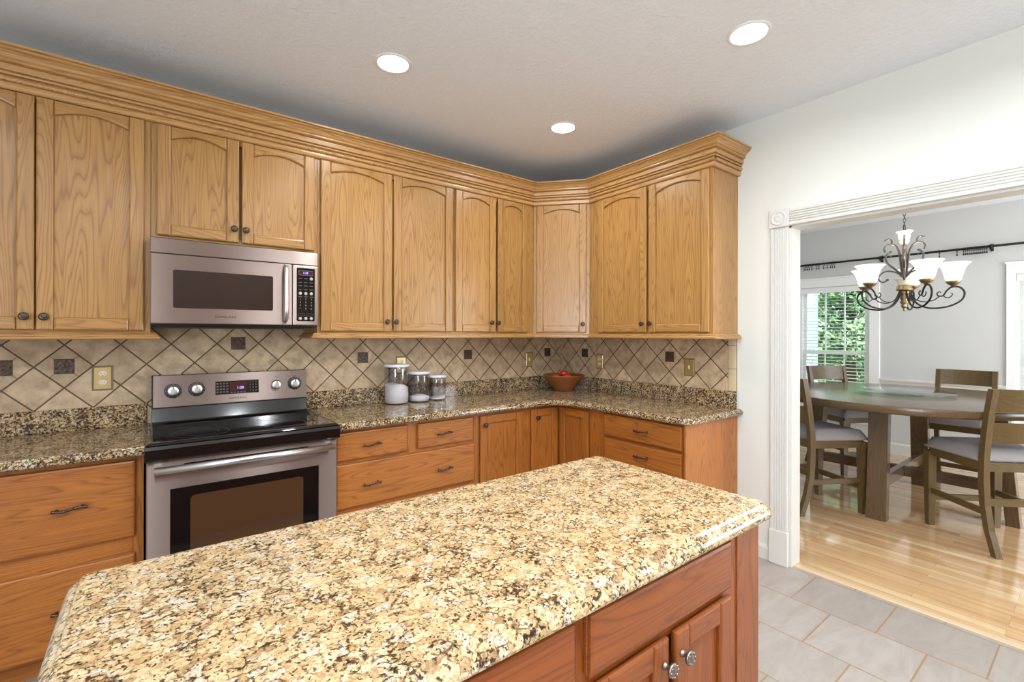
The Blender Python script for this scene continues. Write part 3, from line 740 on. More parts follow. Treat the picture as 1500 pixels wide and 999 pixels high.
# ------------------------------------------------------------------ granite
ZT = .908
prof = [(.0, .870), (.010, .8700), (.0035, .8735), (.0008, .879), (0, .886), (.0012, .893), (.0045, .898), (.010, .9015), (.0135, .9025), (.0145, .9055), (.018, .908)]
def slab(outline, flags, mbx=None, zt=ZT, pr=None, zb=.869):
    """countertop: outline (ccw), flags[i] = edge i->i+1 is a shaped front edge"""
    n = len(outline); P = [Vector(p) for p in outline]
    area = sum(P[i].x*P[(i+1) % n].y-P[(i+1) % n].x*P[i].y for i in range(n))
    assert area > 0
    pr = pr or prof
    def ring(ins):
        out = []
        for i in range(n):
            d0 = (P[i]-P[i-1]).normalized(); d1 = (P[(i+1) % n]-P[i]).normalized()
            n0 = Vector((-d0.y, d0.x)); n1 = Vector((-d1.y, d1.x))
            a = ins if flags[i-1] else 0; b_ = ins if flags[i] else 0
            det = n0.x*n1.y-n0.y*n1.x
            if abs(det) < 1e-3: out.append(P[i]+n1*max(a, b_)); continue
            x = (a*n1.y-b_*n0.y)/det; y = (n0.x*b_-n1.x*a)/det
            out.append(P[i]+Vector((x, y)))
        return out
    mb = mbx or MB(); vs = []; fs = []
    rings = [(.030, zb+.001)] + list(pr)[1:]
    rings[0] = (.030, rings[1][1])
    for (ins, z) in rings: vs += [(q.x, q.y, z) for q in ring(ins)]
    for k in range(len(rings)-1):
        for i in range(n): j = (i+1) % n; fs.append([k*n+i, k*n+j, (k+1)*n+j, (k+1)*n+i])
    fs.append(list(range(n))[::-1]); fs.append([(len(rings)-1)*n+i for i in range(n)])
    mb._merge(vs, fs, vs, False); return mb
def arc(cx, cy, r, a0, a1, n=8): return [(cx+r*math.cos(math.radians(a0+(a1-a0)*i/n)), cy+r*math.sin(math.radians(a0+(a1-a0)*i/n))) for i in range(n+1)]
o = slab([(-3.80, -.645), (-3.047, -.645), (-3.047, -.001), (-3.80, -.001)], [True, False, False, False]).build('countertop', 'granite_shaded')
tag(o, 'speckled gold granite countertop left of the range', 'countertop')
part('backsplash_strip', MB().box(-3.80, -3.047, -.021, -.0115, ZT, 1.018, b=.002), 'granite_shaded', o)
fe = -.645; fx = -.632
pts = [(-2.249, fe)] + arc(fx-.16, fe-.16, .16, 90, 0, 10) + [(fx, -1.60)] + arc(fx+.07, -1.625, .07, 180, 270, 6) + [(-.001, -1.695), (-.001, -.001), (-2.249, -.001)]
fl = [True]*(len(pts)); fl[-1] = False; fl[-2] = False; fl[-3] = False
o = slab(pts, fl).build('countertop', 'granite_shaded')
tag(o, 'L-shaped speckled gold granite countertop right of the range, holding canisters and bowl', 'countertop')
part('backsplash_strip', MB().box(-2.249, -.021, -.021, -.0115, ZT, 1.018, b=.002).box(-.021, -.0115, -1.66, -.021, ZT, 1.018, b=.002), 'granite_shaded', o)

# tile backsplash
t = thing('tile_backsplash', 'beige diamond-laid stone tile backsplash along the long range wall', 'backsplash', (0, 0, 0), 0, 'tile backsplashes')
part('tile_field', MB().box(-3.80, 0, -.011, -.0002, .909, 1.50), 'tileA', t)
def accent(parent, s, z, along):
    mb = MB(); h = .037
    if along == 'x': mb.box(s-h, s+h, -.0135, -.0105, z-h, z+h, b=.0015)
    else: mb.box(-.0135, -.0105, s-h, s+h, z-h, z+h, b=.0015)
    a = part('accent_tile', mb, 'accent', parent)
    k = TD/4
    for sx in (-1, 1):
        for sz in (-1, 1):
            m_ = (T(s+sx*(h+k)/2, -.0112, z+sz*(h+k)/2) @ RY(-sx*sz*PI/4)) if along == 'x' else (T(-.0112, s+sx*(h+k)/2, z+sz*(h+k)/2) @ RX(sx*sz*PI/4))
            L = (k-h)*math.sqrt(2)/2
            g = MB()
            if along == 'x': g.box(-L, L, -.0004, .0004, -.0012, .0012, mat=m_)
            else: g.box(-.0004, .0004, -L, L, -.0012, .0012, mat=m_)
            part('grout_line', g, 'grout', a)
zm = 1.2268
for k, z in ((16.5, zm), (15.5, zm), (12, zm+TD/2), (8.5, zm), (4.5, zm), (.5, zm)): accent(t, -(.0782+k*TD), z, 'x')
t = thing('tile_backsplash', 'beige diamond-laid stone tile backsplash on the short wall beside the doorway', 'backsplash', (0, 0, 0), 0, 'tile backsplashes')
part('tile_field', MB().box(-.011, -.0002, -1.598, -.0115, .909, 1.394), 'tileB', t)
for k in (.5, 4.5): accent(t, -(.2056+k*TD), zm, 'y')
et = MB(); gr = MB()
for a, b_ in ((1.02, 1.164), (1.167, 1.317), (1.320, 1.394)):
    et.prism([(-.0002, -1.602), (-.011, -1.602), (-.0125, -1.63), (-.011, -1.650), (-.006, -1.657), (-.0002, -1.659)], a, b_, plane='xy')
part('edge_tile', et, plain('edge_tile_stone', srgb(204, 184, 150), 0.5), t)
part('grout_line', MB().box(-.009, -.0002, -1.656, -1.598, 1.018, 1.393), 'grout', t)

# ------------------------------------------------------------------ outlets and switches
def plate(kind, label, loc, rz, lit=True):
    t = thing('wall_outlet' if kind == 'outlet' else 'light_switch', label, 'outlet' if kind == 'outlet' else 'switch', loc, rz)
    part('plate_rim', MB().box(-.041, .041, -.004, 0, -.063, .063, b=.002), 'plateframe', t)
    part('cover_plate', MB().box(-.034, .034, -.007, -.003, -.056, .056, b=.002), 'brass', t)
    if kind == 'outlet':
        for zz in (.0225, -.0225):
            s = part('socket', MB().lathe([(0, 0), (.0165, 0), (.0165, .002), (.015, .003), (0, .003)], 20, T(0, -.006, zz) @ RX(PI/2), sy=.85), 'ivory', t)
            part('slot', MB().box(-.007, -.0055, -.0095, -.0088, zz-.002, zz+.006).box(.0055, .007, -.0095, -.0088, zz-.002, zz+.006).lathe([(0, 0), (.0022, 0), (.0022, .0006), (0, .0006)], 8, T(0, -.0089, zz-.008) @ RX(PI/2)), 'slot', s)
    else:
        part('toggle', MB().box(-.0055, .0055, -.009, -.006, -.013, .013, b=.001).box(-.004, .004, -.016, -.006, -.002, .008, b=.001, mat=RX(0)), 'ivory', t)
    return t
plate('outlet', 'brass outlet left of the range, below the far left wall cabinet', (-3.224, -.0112, 1.162), 0)
plate('outlet', 'brass outlet half hidden behind the tallest canister', (-1.602, -.0112, 1.165), 0)
plate('switch', 'brass light switch on the long wall left of the wooden bowl', (-.401, -.0112, 1.168), 0)
plate('outlet', 'brass outlet on the short wall, just right of the wooden bowl', (-.0112, -.487, 1.160), -PI/2)
plate('switch', 'brass light switch on the short wall nearest the doorway', (-.0112, -1.321, 1.158), -PI/2)

# ------------------------------------------------------------------ range
X0, X1 = -3.043, -2.253; XC = (X0+X1)/2; HW = (X1-X0)/2
t = thing('kitchen_range', 'freestanding stainless steel and black glass-top electric range', 'stove', (XC, 0, 0))
part('body', MB().box(-HW, HW, -.640, -.030, .03, .905, b=.003), 'black', t)
DF = -.668
dr = MB()
dr.box(-HW+.001, HW-.001, DF, -.641, .265, .842, b=.005, seg=2)
d = part('oven_door', dr, 'steel', t)
part('door_glass', MB().prism([(-.312, .30), (.303, .30), (.303, .716), (-.312, .716)], DF-.003, DF+.002, b=.0015), 'blackglass', d)
wn = [(-.240, .335), (.228, .335), (.228, .655), (.226, .668), (.214, .675), (-.224, .675), (-.236, .668), (-.240, .655)]
part('oven_window', MB().prism(wn, DF-.0036, DF-.002), 'ovenglass', d)
part('rack', MB().box(-.22, .21, DF-.0042, DF-.0037, .478, .480).box(-.22, .21, DF-.0042, DF-.0037, .400, .4015), 'greyring', d)
hd = MB().tube([(-.368, -.722, .812), (.368, -.722, .812)], .0155, 16)
for s in (-1, 1): hd.box(s*.352-.014, s*.352+.014, -.722, DF+.002, .801, .823, b=.003)
part('handle', hd, 'steelb', d)
part('vent_slot', MB().box(-.262, .252, DF-.0012, DF+.001, .8075, .8205), 'blackglass', d)
part('storage_drawer', MB().box(-HW+.001, HW-.001, DF, -.641, .06, .255, b=.005, seg=2), 'steel', t)
# cooktop: front apron, raised rim and sunk glass field
ck = MB()
ck.prism([(-.700, .848), (-.706, .856), (-.712, .900), (-.706, .913), (-.690, .918), (-.13, .918), (-.13, .900), (-.64, .900), (-.64, .848)], -HW-.004, HW+.004, plane='yz', b=.002)
co = part('cooktop', ck, 'blackenamel', t)
rim = MB()
def rr_loop(hx, y0, y1, r, n=5):
    L = []
    for cx, cy, a0 in ((hx-r, y1-r, 0), (-hx+r, y1-r, 90), (-hx+r, y0+r, 180), (hx-r, y0+r, 270)):
        L += [(cx+r*math.cos(math.radians(a0+90*i/n)), cy+r*math.sin(math.radians(a0+90*i/n))) for i in range(n+1)]
    return L
loops = [(HW+.002, -.704, -.132, .02, .918), (HW-.004, -.700, -.134, .03, .925), (HW-.03, -.672, -.150, .05, .926), (HW-.045, -.655, -.160, .06, .9195), (HW-.055, -.645, -.168, .06, .9190)]
vs = []; fs = []
Ls = [[(x, y, z) for x, y in rr_loop(hx, y0, y1, r)] for hx, y0, y1, r, z in loops]
n_ = len(Ls[0])
for L in Ls: vs += L
for k in range(len(Ls)-1):
    for i in range(n_): j = (i+1) % n_; fs.append([k*n_+i, k*n_+j, (k+1)*n_+j, (k+1)*n_+i])
fs.append([(len(Ls)-1)*n_+i for i in range(n_)])
rim._merge(vs, fs, vs, True); part('glass_top', rim, 'blackglass', co)
for bx, by, br_ in ((-.19, -.50, .115), (.19, -.50, .085), (-.19, -.27, .085), (.19, -.27, .105), (0.0, -.24, .05)):
    ring = MB().lathe([(br_, 0), (br_+.0025, 0), (br_+.0025, .0004), (br_, .0004), (br_, 0)], 48, T(bx, by, .9192))
    if br_ > .1: ring.lathe([(br_*.62, 0), (br_*.62+.002, 0), (br_*.62+.002, .0004), (br_*.62, .0004), (br_*.62, 0)], 40, T(bx, by, .9192))
    part('burner_ring', ring, 'greyring', co)
# back guard with the tilted stainless control panel
part('back_guard', MB().prism([(-.030, .88), (-.135, .88), (-.130, .93), (-.112, .995), (-.100, 1.150), (-.085, 1.168), (-.030, 1.168)], -HW+.016, HW-.016, plane='yz', b=.002), 'blackenamel', t)
tl = math.atan2(.013, .165)
pm = T(0, -.1235, 1.002) @ RX(-tl)
PW = .374
cp = MB().box(-PW, PW, -.010, .004, 0, .166, b=.003, seg=2, mat=pm)
cpo = part('control_panel', cp, 'steel', t)
def onp(x, z, y=-.0105): return pm @ T(x, y, z)
# display and key field
part('display_panel', MB().box(-.100, .113, -.0112, -.009, .048, .122, mat=pm), 'blackglass', cpo)
part('display', MB().box(-.030, .052, -.0118, -.011, .066, .116, mat=pm), 'disp', cpo)
dt = text_part('digits', '1:28', .020, 'blue', cpo, onp(.020, .081, -.0122).to_translation(), (PI/2-tl, 0, 0))
kb = MB()
for i in range(4):
    for j in range(4): kb.box(-.095+i*.0155, -.085+i*.0155, -.0117, -.011, .058+j*.0155, .066+j*.0155, mat=pm)
for i in range(5): kb.box(-.028+i*.016, -.018+i*.016, -.0117, -.011, .053, .060, mat=pm)
part('keys', kb, 'printdim', cpo)
for j, row in enumerate(('123', '456', '789', '*0#')):
    for i, ch in enumerate(row): text_part('key_digit', ch, .010, 'print', cpo, onp(.069+i*.015, .112-j*.0165, -.0115).to_translation(), (PI/2-tl, 0, 0))
text_part('lettering', 'SAMSUNG', .0155, 'printdark', cpo, onp(.008, .024, -.0107).to_translation(), (PI/2-tl, 0, 0), sx=1.25)
def rknob(x, z, ringed):
    base_ = MB()
    if ringed: base_.lathe([(.0, 0), (.0385, 0), (.0385, .002), (.036, .003), (0, .003)], 32, pm @ T(x, -.0100, z) @ RX(PI/2))
    else: base_.lathe([(.0, 0), (.030, 0), (.029, .003), (0, .003)], 32, pm @ T(x, -.0100, z) @ RX(PI/2))
    b_ = part('knob_base', base_, 'black' if ringed else 'steelb', cpo)
    k = MB().lathe([(0, .002), (.0265, .002), (.0262, .012), (.0245, .022), (.0225, .024), (.010, .0245), (0, .0245)], 32, pm @ T(x, -.0100, z) @ RX(PI/2))
    k.box(-.0030, .0030, -.0275, -.022, -.021, .021, b=.001, mat=pm @ T(x, -.0100, z))
    kk = part('knob', k, 'steelb', cpo)
    part('pointer', MB().box(-.0016, .0016, -.0282, -.0272, .008, .020, mat=pm @ T(x, -.0100, z)), 'printdark', kk)
    if ringed:
        tk = MB()
        for i in range(12):
            a = 2*PI*i/12; tk.box(-.0007, .0007, -.0036, -.0028, .0315, .036, mat=pm @ T(x, -.0100, z) @ RY(a))
        part('dial_marks', tk, 'print', kk)
rknob(-.289, .084, True); rknob(-.185, .087, True); rknob(.205, .086, False); rknob(.306, .088, True)
for x in (-.289, -.185, .205, .306): text_part('dial_caption', 'OFF', .008, 'printdark', cpo, onp(x, .131, -.0107).to_translation(), (PI/2-tl, 0, 0))

# ------------------------------------------------------------------ microwave
t = thing('microwave', 'stainless over-the-range microwave oven hung under the short cabinet', 'microwave', (-2.6545, 0, 1.437))
HW = .3775; MZ = .406
part('body', MB().box(-HW+.004, HW-.004, -.345, -.012, -.012, MZ+.0105, b=.002).box(-HW+.02, HW-.06, -.33, -.06, -.020, -.012), 'black', t)
part('vent_cover', MB().box(-HW, HW, -.388, -.346, MZ-.068, MZ+.004, b=.004, seg=2), 'steel', t)
d = part('door', MB().box(-HW, .243, -.392, -.346, 0, MZ-.071, b=.005, seg=2), 'steel', t)
wn = []
for cx, cz, a0 in ((.146-.008, .262-.008, 0), (-.290+.008, .262-.008, 90), (-.290+.008, .077+.008, 180), (.146-.008, .077+.008, 270)):
    wn += [(cx+.008*math.cos(math.radians(a0+30*i)), cz+.008*math.sin(math.radians(a0+30*i))) for i in range(4)]
part('window', MB().prism(wn, -.3935, -.388, b=.001), 'micglass', d)
hp = MB()
pp = [(.2065, -.395, .022), (.2065, -.415, .034), (.2065, -.424, .08), (.2065, -.426, .170), (.2065, -.424, .26), (.2065, -.415, .308), (.2065, -.395, .322)]
hp.tube(pp, [.011, .012, .012, .012, .012, .012, .011], 12, flat=.8)
part('handle', hp, 'steelb', d)
text_part('lettering', 'SAMSUNG', .0165, 'printdark', d, (-.072, -.3925, .037), (PI/2, 0, 0), sx=1.25)
c_ = part('control_panel', MB().box(.2445, HW, -.392, -.346, 0, MZ-.071, b=.005, seg=2), 'steel', t)
kp = []
for cx, cz, a0 in ((.360-.007, .321-.007, 0), (.264+.007, .321-.007, 90), (.264+.007, .024+.007, 180), (.360-.007, .024+.007, 270)):
    kp += [(cx+.007*math.cos(math.radians(a0+30*i)), cz+.007*math.sin(math.radians(a0+30*i))) for i in range(4)]
k_ = part('keypad', MB().prism(kp, -.3930, -.388, b=.0008), 'blackglass', c_)
part('display', MB().box(.274, .350, -.3938, -.3925, .279, .307), 'printdim', k_)
part('display', MB().box(.277, .347, -.3944, -.3930, .282, .304), 'disp', k_)
text_part('digits', '1:28', .016, 'blue', k_, (.310, -.3946, .293), (PI/2, 0, 0))
for x, z in ((.341, .262), (.283, .178), (.312, .178), (.341, .178), (.283, .038), (.312, .038), (.341, .038)):
    part('button', MB().lathe([(0, 0), (.0088, 0), (.0085, .0012), (0, .0014)], 16, T(x, -.3930, z) @ RX(PI/2)), 'button', k_)
ln = MB()
for z in (.262, .240, .221, .200, .160):
    for x in (.283, .312, .341):
        if not (z == .262 and x == .341): ln.box(x-.009, x+.009, -.3936, -.3929, z-.002, z+.002)
for x in (.290, .333): ln.box(x-.016, x+.016, -.3936, -.3929, .052, .0533).box(x-.016, x+.016, -.3936, -.3929, .064, .0653).box(x-.016, x-.015, -.3936, -.3929, .052, .065).box(x+.015, x+.016, -.3936, -.3929, .052, .065)
part('key_captions', ln, 'printdim', k_)
for j, row in enumerate(('123', '456', '789', '*0#')):
    for i, ch in enumerate(row): text_part('key_digit', ch, .012, 'print', k_, (.283+i*.029, -.3934, .146-j*.0175), (PI/2, 0, 0))

# ------------------------------------------------------------------ canisters
def canister(label, x, y, r, h, fill, mound):
    t = thing('storage_canister', label, 'canister', (x, y, ZT), 0, 'clear lidded canisters')
    g = MB().lathe([(0, .0005), (r*.90, .0005), (r*.96, .004), (r, .012), (r, h-.03), (r*.985, h-.022), (r*.95, h-.018)], 40)
    g.lathe([(r-.0025, h-.03), (r-.0025, .014), (r*.9, .006), (0, .005)], 40)
    part('jar', g, 'canglass', t)
    lid = MB().lathe([(0, h-.018), (r*1.0, h-.018), (r*1.045, h-.016), (r*1.06, h-.012), (r*1.06, h-.004), (r*1.03, h), (r*.8, h+.001), (0, h+.001)], 40)
    part('lid', lid, 'lid', t)
    part('lid_seal', MB().lathe([(0, h-.026), (r*.97, h-.026), (r*1.0, h-.022), (r*.97, h-.0185), (0, h-.0185)], 40), 'canglass', t)
    pw = MB(); nr, ns = 8, 32; vs = [(0, 0, fill+mound(0, 0))]; fs = []
    for i in range(1, nr+1):
        for j in range(ns):
            a = 2*PI*j/ns; rr = (r-.004)*i/nr; px, py = rr*math.cos(a)/r, rr*math.sin(a)/r
            vs.append((rr*math.cos(a), rr*math.sin(a), fill+mound(px, py)))
    for j in range(ns): fs.append([0, 1+j, 1+(j+1) % ns])
    for i in range(nr-1):
        for j in range(ns): a = 1+i*ns; fs.append([a+j, a+ns+j, a+ns+(j+1) % ns, a+(j+1) % ns])
    b0 = 1+(nr-1)*ns; base0 = len(vs)
    for j in range(ns): a = 2*PI*j/ns; vs.append(((r-.004)*math.cos(a), (r-.004)*math.sin(a), .012))
    for j in range(ns): a = 2*PI*j/ns; vs.append(((r*.88)*math.cos(a), (r*.88)*math.sin(a), .007))
    for j in range(ns):
        k = (j+1) % ns; fs.append([b0+j, base0+j, base0+k, b0+k]); fs.append([base0+j, base0+ns+j, base0+ns+k, base0+k])
    fs.append([base0+ns+j for j in range(ns)])
    pw._merge(vs, fs, vs, True); o = part('white_powder', pw, 'powder', t); o['kind'] = 'stuff'
canister('tallest clear canister, half full of white flour', -1.682, -.118, .083, .272, .125, lambda x, y: .016*math.sin(2.2*x+1)-.028*x)
canister('middle-height clear canister with a low white mound', -1.511, -.118, .074, .215, .035, lambda x, y: .018*(1-x*x-y*y))
canister('shortest clear canister, its white sugar heaped to the right', -1.366, -.118, .064, .182, .018, lambda x, y: .022*max(0, x+.2))

# ------------------------------------------------------------------ bowl of tomatoes
t = thing('wooden_bowl', 'flared wooden bowl holding tomatoes in the counter corner', 'bowl', (-.232, -.275, ZT))
pr = [(0, .001), (.070, .001), (.075, .004), (.085, .018), (.118, .060), (.155, .104), (.176, .128), (.180, .134), (.176, .137), (.170, .132), (.148, .104), (.110, .060), (.074, .022), (.04, .014), (0, .012)]
part('bowl_body', MB().lathe(pr, 48, g='y'), 'bowlwood', t)
def tomato(x, y, z, r, lab):
    t = thing('tomato', lab, 'tomato', (x, y, z), R.uniform(0, 6), 'tomatoes in the wooden bowl')
    n = 14; prf = []
    for i in range(n+1):
        a = PI*i/n; rr = math.sin(a)*r; zz = -math.cos(a)*r*.84
        if i > n-4: zz -= r*.12*(i-(n-4))/4
        prf.append((max(rr, 0), zz+r*.84))
    prf[0] = (0, 0); prf[-1] = (0, prf[-1][1])
    part('flesh', MB().lathe(prf, 24), 'tomato', t)
    st = MB().tube([(0, 0, r*1.52), (0.002, 0, r*1.66)], [.003, .002], 6)
    for i in range(5): a = 2*PI*i/5; st.tube([(0, 0, r*1.56), (r*.22*math.cos(a), r*.22*math.sin(a), r*1.60), (r*.42*math.cos(a), r*.42*math.sin(a), r*1.56)], [.002, .003, .0005], 5, flat=.4)
    part('stem', st, 'tstem', t)
zb = ZT
tomato(-.252, -.336, zb+.094, .036, 'red tomato at the front left of the bowl')
tomato(-.225, -.268, zb+.116, .036, 'red tomato topmost in the bowl')
tomato(-.185, -.215, zb+.070, .034, 'red tomato at the back of the bowl')
tomato(-.292, -.245, zb+.090, .035, 'red tomato at the left of the bowl')
tomato(-.200, -.262, zb+.0165, .035, 'red tomato low in the middle of the bowl')
tomato(-.270, -.276, zb+.0155, .033, 'red tomato at the bottom of the bowl')

# ------------------------------------------------------------------ island
IX0, IX1, IY0, IY1 = -3.15, -1.592, -2.568, -1.882
def rrect(x0, x1, y0, y1, r, n=5):
    return arc(x1-r, y0+r, r, 270, 360, n)+arc(x1-r, y1-r, r, 0, 90, n)+arc(x0+r, y1-r, r, 90, 180, n)+arc(x0+r, y0+r, r, 180, 270, n)
pts = rrect(IX0, IX1, IY0, IY1, .038)
ip = [(0, .862), (.014, .862), (.006, .8645), (.0018, .869), (0, .875), (.0012, .882), (.0050, .889), (.0105, .8945), (.0165, .8975), (.0185, .8980), (.0195, .9015), (.0215, .9055), (.0250, .908)]
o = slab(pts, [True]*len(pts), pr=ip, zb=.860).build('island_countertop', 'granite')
tag(o, 'large speckled gold granite island top with a stepped round edge, in the foreground', 'countertop')
t = thing('kitchen_island', 'honey oak kitchen island base under the foreground granite top', 'cabinet', (0, 0, 0))
FY = -2.533
XR = -1.636
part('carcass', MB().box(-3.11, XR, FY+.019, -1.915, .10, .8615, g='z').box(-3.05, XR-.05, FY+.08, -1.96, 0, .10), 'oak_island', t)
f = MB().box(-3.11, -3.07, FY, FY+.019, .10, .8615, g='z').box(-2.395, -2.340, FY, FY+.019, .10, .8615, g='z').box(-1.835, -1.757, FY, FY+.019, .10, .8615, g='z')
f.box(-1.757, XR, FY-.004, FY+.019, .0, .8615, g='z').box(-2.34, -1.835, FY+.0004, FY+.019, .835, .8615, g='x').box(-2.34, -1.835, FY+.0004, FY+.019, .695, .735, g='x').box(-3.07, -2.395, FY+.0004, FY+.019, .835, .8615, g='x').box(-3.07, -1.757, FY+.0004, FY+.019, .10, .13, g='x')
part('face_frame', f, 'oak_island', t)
drawer(t, -2.352, -1.815, .728, .852, FY, 'oak_island')
drawer(t, -3.085, -2.388, .640, .852, FY, 'oak_island', (-2.75,))
drawer(t, -3.085, -2.388, .385, .625, FY, 'oak_island', (-2.75,))
drawer(t, -3.085, -2.388, .125, .370, FY, 'oak_island', (-2.75,))
door(t, -2.352, -2.094, .125, .708, FY, False, 'oak_island', -2.113, .655, 'pewter')
door(t, -2.068, -1.815, .125, .708, FY, False, 'oak_island', -2.046, .655, 'pewter')

# ------------------------------------------------------------------ recessed lights
def can_light(x, y, label, first=[]):
    if not first:
        t = thing('recessed_light', label, 'ceiling light', (x, y, CH), 0, 'recessed ceiling lights')
        part('trim_ring', MB().lathe([(.074, -.001), (.077, -.005), (.088, -.004), (.092, -.0005), (.092, 0), (.074, 0), (.074, -.001)], 36), 'white', t)
        part('lens', MB().lathe([(0, -.004), (.066, -.003), (.074, -.002), (.074, -.0003), (0, -.0003)], 36), 'canlens', t)
        first.append(t)
    else:
        t = copy_tree(first[0]); t.location = (x, y, CH); t['label'] = label
    l = bpy.data.lights.new('recessed_bulb', 'AREA'); l.shape = 'DISK'; l.size = .12; l.energy = LIGHT_W; l.color = (.90, .955, 1.0); l.spread = math.radians(165)
    o = bpy.data.objects.new('recessed_bulb', l); C.objects.link(o); o.location = (x, y, CH-.012)
can_light(-2.069, -.954, 'round recessed ceiling light above the range end of the room, leftmost of the three seen')
can_light(-.893, -.951, 'round recessed ceiling light nearest the cabinet corner, smallest of the three')
can_light(-.896, -2.154, 'round recessed ceiling light nearest the doorway, largest of the three')
for x, y in ((-2.069, -2.154), (-2.069, -3.36), (-.896, -3.36), (-3.24, -3.36), (-3.9, -2.154), (-2.069, -4.6), (-.896, -4.6), (-3.24, -4.6)):
    l = bpy.data.lights.new('recessed_bulb', 'AREA'); l.shape = 'DISK'; l.size = .12; l.energy = LIGHT_W*(1 if y > -3 else 2.3); l.color = (.90, .955, 1.0); l.spread = math.radians(165)
    o = bpy.data.objects.new('recessed_bulb', l); C.objects.link(o); o.location = (x, y, CH-.012)

# ------------------------------------------------------------------ dining table
TX, TY = 1.97, -2.06; TZ = .895
t = thing('dining_table', 'round brown wooden counter-height dining table with slab legs', 'table', (TX, TY, 0))
part('tabletop', MB().lathe([(0, TZ-.062), (.905, TZ-.062), (.93, TZ-.056), (.938, TZ-.045), (.940, TZ-.008), (.936, TZ-.002), (.928, TZ), (0, TZ)], 96, g='y'), 'twood', t)
for k in range(4):
    a = PI+k*PI/2
    m_ = RZ(a)
    mb = MB().prism([(.545, TZ-.063), (.620, TZ-.063), (.685, 0), (.610, 0)], -.062, .062, g='z', b=.002, mat=m_)
    part('leg', mb, 'twood', t)
mb = MB().box(-.60, .60, -.022, .022, .21, .30, g='x', b=.002).box(-.022, .022, -.60, -.0225, .212, .298, g='y', b=.002).box(-.022, .022, .0225, .60, .212, .298, g='y', b=.002)
mb.box(-.56, .56, -.035, .035, TZ-.115, TZ-.0625, g='x').box(-.035, .035, -.56, -.0355, TZ-.114, TZ-.0625, g='y').box(-.035, .035, .0355, .56, TZ-.114, TZ-.0625, g='y')
part('cross_stretcher', mb, 'twood', t)
t = thing('lazy_susan', 'round clear glass lazy susan lying on the dining table', 'turntable', (1.93, -2.08, TZ))
part('base', MB().lathe([(0, 0), (.13, 0), (.13, .018), (0, .018)], 40), 'tglass', t)
part('glass_disc', MB().lathe([(0, .0185), (.322, .0185), (.330, .022), (.330, .027), (.322, .030), (0, .030)], 80), 'tglass', t)

